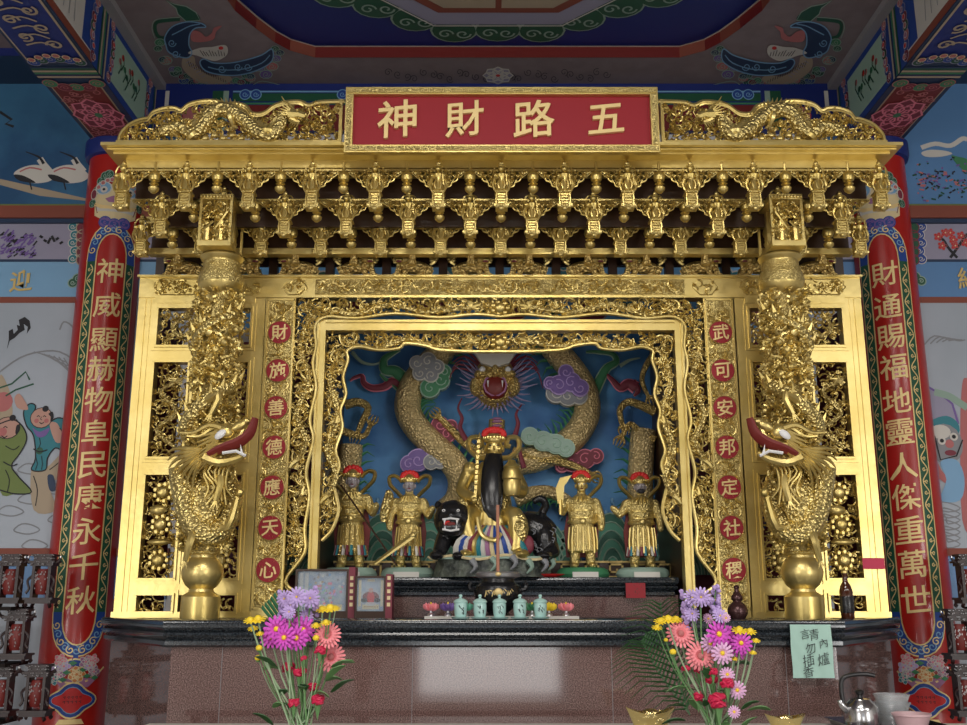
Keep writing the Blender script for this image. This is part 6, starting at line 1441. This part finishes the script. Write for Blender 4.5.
# ================================================================ BOUQUETS
def petal_ring(m, c, ax, n, R, w, lift, y0=0., seg=4):
    ax = Vector(ax).normalized(); u = ax.orthogonal().normalized(); v = ax.cross(u)
    for k in range(n):
        a = 2 * PI * k / n + y0; d = u * math.cos(a) + v * math.sin(a)
        m.tube([c + d * R * .15, c + d * R * .55 + ax * lift, c + d * R * .9 + ax * lift * .9, c + d * R + ax * lift * .6], lambda t: w * .52 * (.45 + .9 * math.sin(PI * min(1, .15 + .75 * t))) * (1 if t < .95 else .4), seg, .3, up=ax)
def bloom(kind, parent, c, R, r):
    ax = Vector((r.uniform(-.3, .3), -1, r.uniform(-.1, .5))).normalized(); m = MB()
    if kind in ('magenta', 'lilac_pom', 'pink_daisy'):
        nm = {'magenta': 'magenta_daisy', 'lilac_pom': 'lilac_aster', 'pink_daisy': 'pale_pink_daisy'}[kind]; m.mt({'magenta': 'magenta', 'lilac_pom': 'lilac', 'pink_daisy': 'daisy_pink'}[kind])
        petal_ring(m, c, ax, 14, R, R * .17, R * .18, r.random()); petal_ring(m, c + ax * R * .08, ax, 11, R * .72, R * .15, R * .25, r.random()); m.mt('yellow').ell(c + ax * R * .2, R * (.2 if kind != 'lilac_pom' else .1))
    elif kind == 'yellow':
        nm = 'yellow_button_flower'; ax = Vector((0, -.5, .9)).normalized(); m.mt('yellow'); petal_ring(m, c, ax, 10, R, R * .22, R * .1, r.random()); m.ell(c + ax * R * .15, R * .5)
    elif kind == 'bud': nm = 'yellow_bud'; m.mt('yellow').ell(c, (R, R, R * .9)); m.mt('stem_green').ell(c - Vector((0, 0, R * .5)), R * .7)
    elif kind == 'gerbera':
        nm = 'salmon_gerbera'; m.mt('salmon'); petal_ring(m, c, ax, 20, R, R * .13, R * .2, 0); petal_ring(m, c + ax * .005, ax, 16, R * .7, R * .12, R * .3, .1); m.mt('rose').ell(c + ax * R * .22, R * .25)
    else:
        nm = 'red_carnation'; m.mt('crimson')
        for k in range(16): d = Vector((r.uniform(-1, 1), r.uniform(-1, .2), r.uniform(-.5, 1))).normalized(); m.ell(c + d * R * .45, (R * .5, R * .5, R * .22), (r.uniform(-.8, .8), r.uniform(-.8, .8), 0), 7, 5)
        m.mt('stem_green').cone(c + Vector((0, 0, -R * .2)), c + Vector((0, 0, -R * 2.2)), R * .5, 7)
    return m.build(nm, parent)
mat('daisy_pink', (.72, .42, .66), .5)
def bouquet(side, base, flowers, spikes, label, seed):
    Y = 4.05; r = random.Random(seed); b0 = P(base[0], base[1], Y); t = thing('bouquet', label, 'bouquet', (b0.x, Y, ZF + .01)); neck = Vector((b0.x, Y, ZF + .30))
    v = thing('flower_vase', 'glass vase below the frame holding the ' + side + ' bouquet', 'vase', (b0.x, Y, ZF)); MB().mt('clear_plastic').lathe([(.05, 0), (.055, .01), (.045, .15), (.06, .27), (.063, .27), (.047, .15), (.045, .012)], (b0.x, Y, ZF), 28).build('body', v)
    for (kind, px, py, Rp) in flowers:
        c = P(px, py, Y + r.uniform(-.07, .05)); R = Rp * (4.5 if kind != 'carnation' else 5.4) / F; h = bloom(kind, t, c, R, r)
        foot = neck + Vector((r.uniform(-.03, .03), r.uniform(-.03, .03), -.25)); mid = (c + foot) / 2 + Vector((-(c.x - b0.x) * .12, 0, 0)); k = neck + Vector((r.uniform(-.035, .035), r.uniform(-.03, .03), 0))
        MB().mt('pale_stem' if r.random() < .6 else 'stem_green').tube(cat([c + Vector((0, .01, -.005)), c * .62 + k * .38 + Vector(((c.x - b0.x) * .10, .02, 0)), k, foot], n=4), .0035 if Rp > 5 else .0022, 5).build('stem', t)
    for (px0, py0, px1, py1) in spikes:
        a, b = P(px0, py0, Y + .05), P(px1, py1, Y + .05); m = MB().mt('stem_green').tube([a, (a + b) / 2, b, neck * .6 + b * .4, neck], .003, 5); m.mt('lilac')
        for k in range(34):
            f = r.random(); q = a + (b - a) * f; an = r.uniform(0, 6.28); m.ell(q + Vector((math.cos(an) * .024 * (.4 + .6 * f), math.sin(an) * .02, r.uniform(-.01, .01))), (.011, .011, .009), (r.random(), r.random(), 0), 6, 4)
        m.build('lavender_spike', t)
    for k in range(16):
        an = r.uniform(-1, 1); c = neck + Vector((an * .12, r.uniform(-.05, .05), r.uniform(.02, .28))); d = Vector((an * .09, r.uniform(-.04, .02), r.uniform(-.02, .06)))
        m = MB().mt('leaf_green' if k % 2 else 'stem_green').tube(cat([c, c + d * .5 + Vector((0, -.01, .012)), c + d], n=3), lambda q: .02 * math.sin(PI * (.05 + .9 * q)) + .001, 6, .15, up=(0, .4, 1)); m.build('leaf', t)
    return t, neck, r
FL = [('yellow', 250, 621, 6), ('yellow', 258, 620, 7), ('yellow', 253, 629, 5), ('yellow', 260, 634, 4), ('bud', 259, 648, 3), ('bud', 258, 658, 3), ('yellow', 322, 610, 6), ('yellow', 330, 609, 7), ('yellow', 335, 609, 5), ('yellow', 326, 623, 5), ('yellow', 316, 626, 5), ('bud', 316, 638, 3),
      ('magenta', 277, 629, 12), ('magenta', 290, 627, 12), ('magenta', 303, 630, 12), ('magenta', 271, 638, 10), ('magenta', 285, 638, 11), ('magenta', 297, 638, 11),
      ('lilac_pom', 285, 599, 8), ('lilac_pom', 297, 597, 9), ('lilac_pom', 310, 599, 9), ('lilac_pom', 291, 606, 7), ('lilac_pom', 289, 612, 6), ('lilac_pom', 306, 617, 7), ('gerbera', 328, 636, 12), ('gerbera', 331, 658, 13),
      ('carnation', 289, 668, 6), ('carnation', 300, 673, 6), ('carnation', 320, 651, 5), ('carnation', 313, 687, 5), ('carnation', 318, 701, 6), ('carnation', 294, 703, 5), ('carnation', 304, 659, 3)]
bt, nk, r = bouquet('left', (300, 728), FL, ((282, 591, 287, 620), (314, 587, 311, 618), (284, 600, 284, 622)), 'bouquet with magenta daisies and yellow buttons in front of left altar', 21)
m = MB().mt('mid_green')
for k in range(6):   # folded palm leaf
    a, b = P(262 + k * 3, 607 - k * 3.2, 4.15), P(274 + k * 3.2, 622 - k * 1.5, 4.12); m.tube([a, (a + b) / 2, b], .011, 4, .25)
m.build('palm_leaf', bt)
FR = [('yellow', 660, 622, 6), ('yellow', 668, 620, 7), ('yellow', 676, 620, 6), ('yellow', 657, 628, 5), ('bud', 673, 652, 3), ('yellow', 739, 631, 7), ('yellow', 750, 632, 6), ('yellow', 756, 641, 4), ('yellow', 753, 653, 3.5), ('yellow', 735, 659, 3.5), ('bud', 666, 640, 2),
      ('gerbera', 680, 635, 13), ('gerbera', 700, 656, 13), ('magenta', 718, 634, 12), ('magenta', 727, 638, 11), ('magenta', 741, 643, 10), ('pink_daisy', 710, 643, 9), ('pink_daisy', 722, 653, 10), ('magenta', 737, 650, 9), ('lilac_pom', 692, 598, 8), ('lilac_pom', 701, 597, 9), ('lilac_pom', 692, 614, 7), ('lilac_pom', 720, 616, 7), ('pink_daisy', 708, 619, 5), ('pink_daisy', 726, 618, 4),
      ('pink_daisy', 727, 675, 7), ('pink_daisy', 737, 690, 8), ('pink_daisy', 734, 712, 5.5), ('carnation', 711, 679, 6), ('carnation', 698, 697, 5), ('carnation', 727, 684, 6), ('carnation', 718, 701, 8), ('carnation', 686, 669, 4), ('carnation', 699, 670, 5), ('carnation', 713, 672, 4)]
bt, nk, r = bouquet('right', (716, 728), FR, ((684, 592, 690, 625), (716, 588, 713, 612), (686, 604, 690, 632)), 'bouquet with salmon gerberas, red carnations and a dark fern, right of centre', 22)
for k, (sx, sy, ex, ey) in enumerate(((690, 715, 641, 640), (690, 715, 660, 602))):
    p = cat([P(sx, sy, 4.12), P((sx + ex) / 2 - 6, (sy + ey) / 2 - 4, 4.18), P(ex, ey, 4.2)], n=10); m = MB().mt('leaf_green'); m.tube(p, .003, 4)
    for q in range(2, len(p) - 1):
        tg = (p[q + 1] - p[q - 1]).normalized()
        for s in (-1, 1):
            sd = Vector((tg.z, 0, -tg.x)) * s; L = .16 * math.sin(PI * q / len(p)) + .02
            m.tube([p[q], p[q] + sd * L * .5 + tg * L * .35 + Vector((0, -.008, 0)), p[q] + sd * L + tg * L * .3], lambda t: .0055 * (1 - .8 * t), 4, .3)
    m.build('fern_frond', bt)

# ================================================================ SHELVES OF PRAYER TABLETS
def tablet_proto():
    t = thing('prayer_lantern', 'x', 'lantern'); m = MB().mt('rosewood')
    m.box((-.115, -.07, .02), (.115, .07, .045)).box((-.13, -.08, .045), (.13, .08, .06))
    for x in (-.1, .1):
        for y in (-.055, .055): m.tube([(x, y, .02), (x * 1.15, y * 1.2, 0)], .016, 6)
    m.box((-.085, -.05, .06), (-.06, .05, .27)).box((.06, -.05, .06), (.085, .05, .27)).box((-.10, -.06, .27), (.10, .06, .29)).box((-.12, -.07, .29), (.12, .07, .305)).box((-.08, -.05, .305), (.08, .05, .335)).box((-.10, -.06, .335), (.10, .06, .35))
    for s in (-1, 1): m.tube(cat([(s * .12, -.04, .295), (s * .15, -.04, .31), (s * .16, -.04, .335)], n=3), [.015, .006], 6).tube(cat([(s * .085, -.04, .2), (s * .12, -.045, .17), (s * .10, -.045, .12), (s * .125, -.045, .09)], n=3), .011, 5)
    m.build('frame', t)
    MB().mt('dark_red').lathe([(.05, -.085), (.062, -.06), (.07, 0), (.062, .06), (.05, .085)], (0, 0, .165), 16).build('lantern_body', t)
    m = MB().mt('silver'); r = random.Random(3)
    for k in range(46): x = r.uniform(-.11, .11); zz = r.choice((.052, .28, .297, .32, .342)) + r.uniform(-.004, .004); m.ell((x, -.075 if zz < .3 else -.064, zz), (.006, .004, .004), seg=5, rings=3)
    for k in range(30): a = r.uniform(-1, 1); m.ell((.069 * math.sin(a), -.069 * math.cos(a), .165 + r.uniform(-.07, .07)), (.006, .004, .007), seg=5, rings=3)
    for s in (-1, 1): m.ell((s * .16, -.042, .33), .011, seg=6, rings=4)
    m.build('inlay', t); return t
pl = tablet_proto(); first = True
rowsY = [(607, 'top'), (664, 'middle'), (722, 'bottom')]
for s in (-1, 1):
    Ysh = 6.35
    xs = thing('display_shelf', ('dark wooden shelf rack of lanterns at lower left' if s < 0 else 'dark wooden shelf rack of lanterns at lower right'), 'shelf', (s * 3.2, Ysh, 0))
    x0, x1 = sorted((s * 2.93, s * 4.0))
    for py, nm in rowsY: zz = ZZ(py, Ysh - .15); MB().mt('shelf_wood').box((x0, Ysh - .14, zz - .02), (x1, Ysh + .18, zz)).build('shelf_board', xs, False)
    for xp in (s * 3.2, s * 3.98): MB().mt('shelf_wood').box((xp - .015, Ysh + .13, 0), (xp + .015, Ysh + .17, ZZ(607, Ysh - .15))).build('upright', xs, False)
    for ri, ((py, nm), pxs) in enumerate(zip(rowsY, ((12, 44), (18, ), (2, 38)) if s < 0 else ((968, ), (958, ), (965, )))):
        zz = ZZ(py, Ysh - .15)
        for pi, px in enumerate(pxs):
            x = P(px, py - 20, Ysh).x; l = pl if first else dup(pl, (0, 0, 0)); first = False
            l.location = (x, Ysh - .02, zz + .001); WL[l.name] = Vector(l.location); l['group'] = 'dark lanterns on the side shelves'; l.scale = (.68, .8, .9) 
            l['label'] = 'carved rosewood lantern on the %s shelf at the %s%s' % (nm, 'left' if s < 0 else 'right', '' if len(pxs) == 1 else (', cut by the frame edge' if pi == 0 else ', beside the red column'))
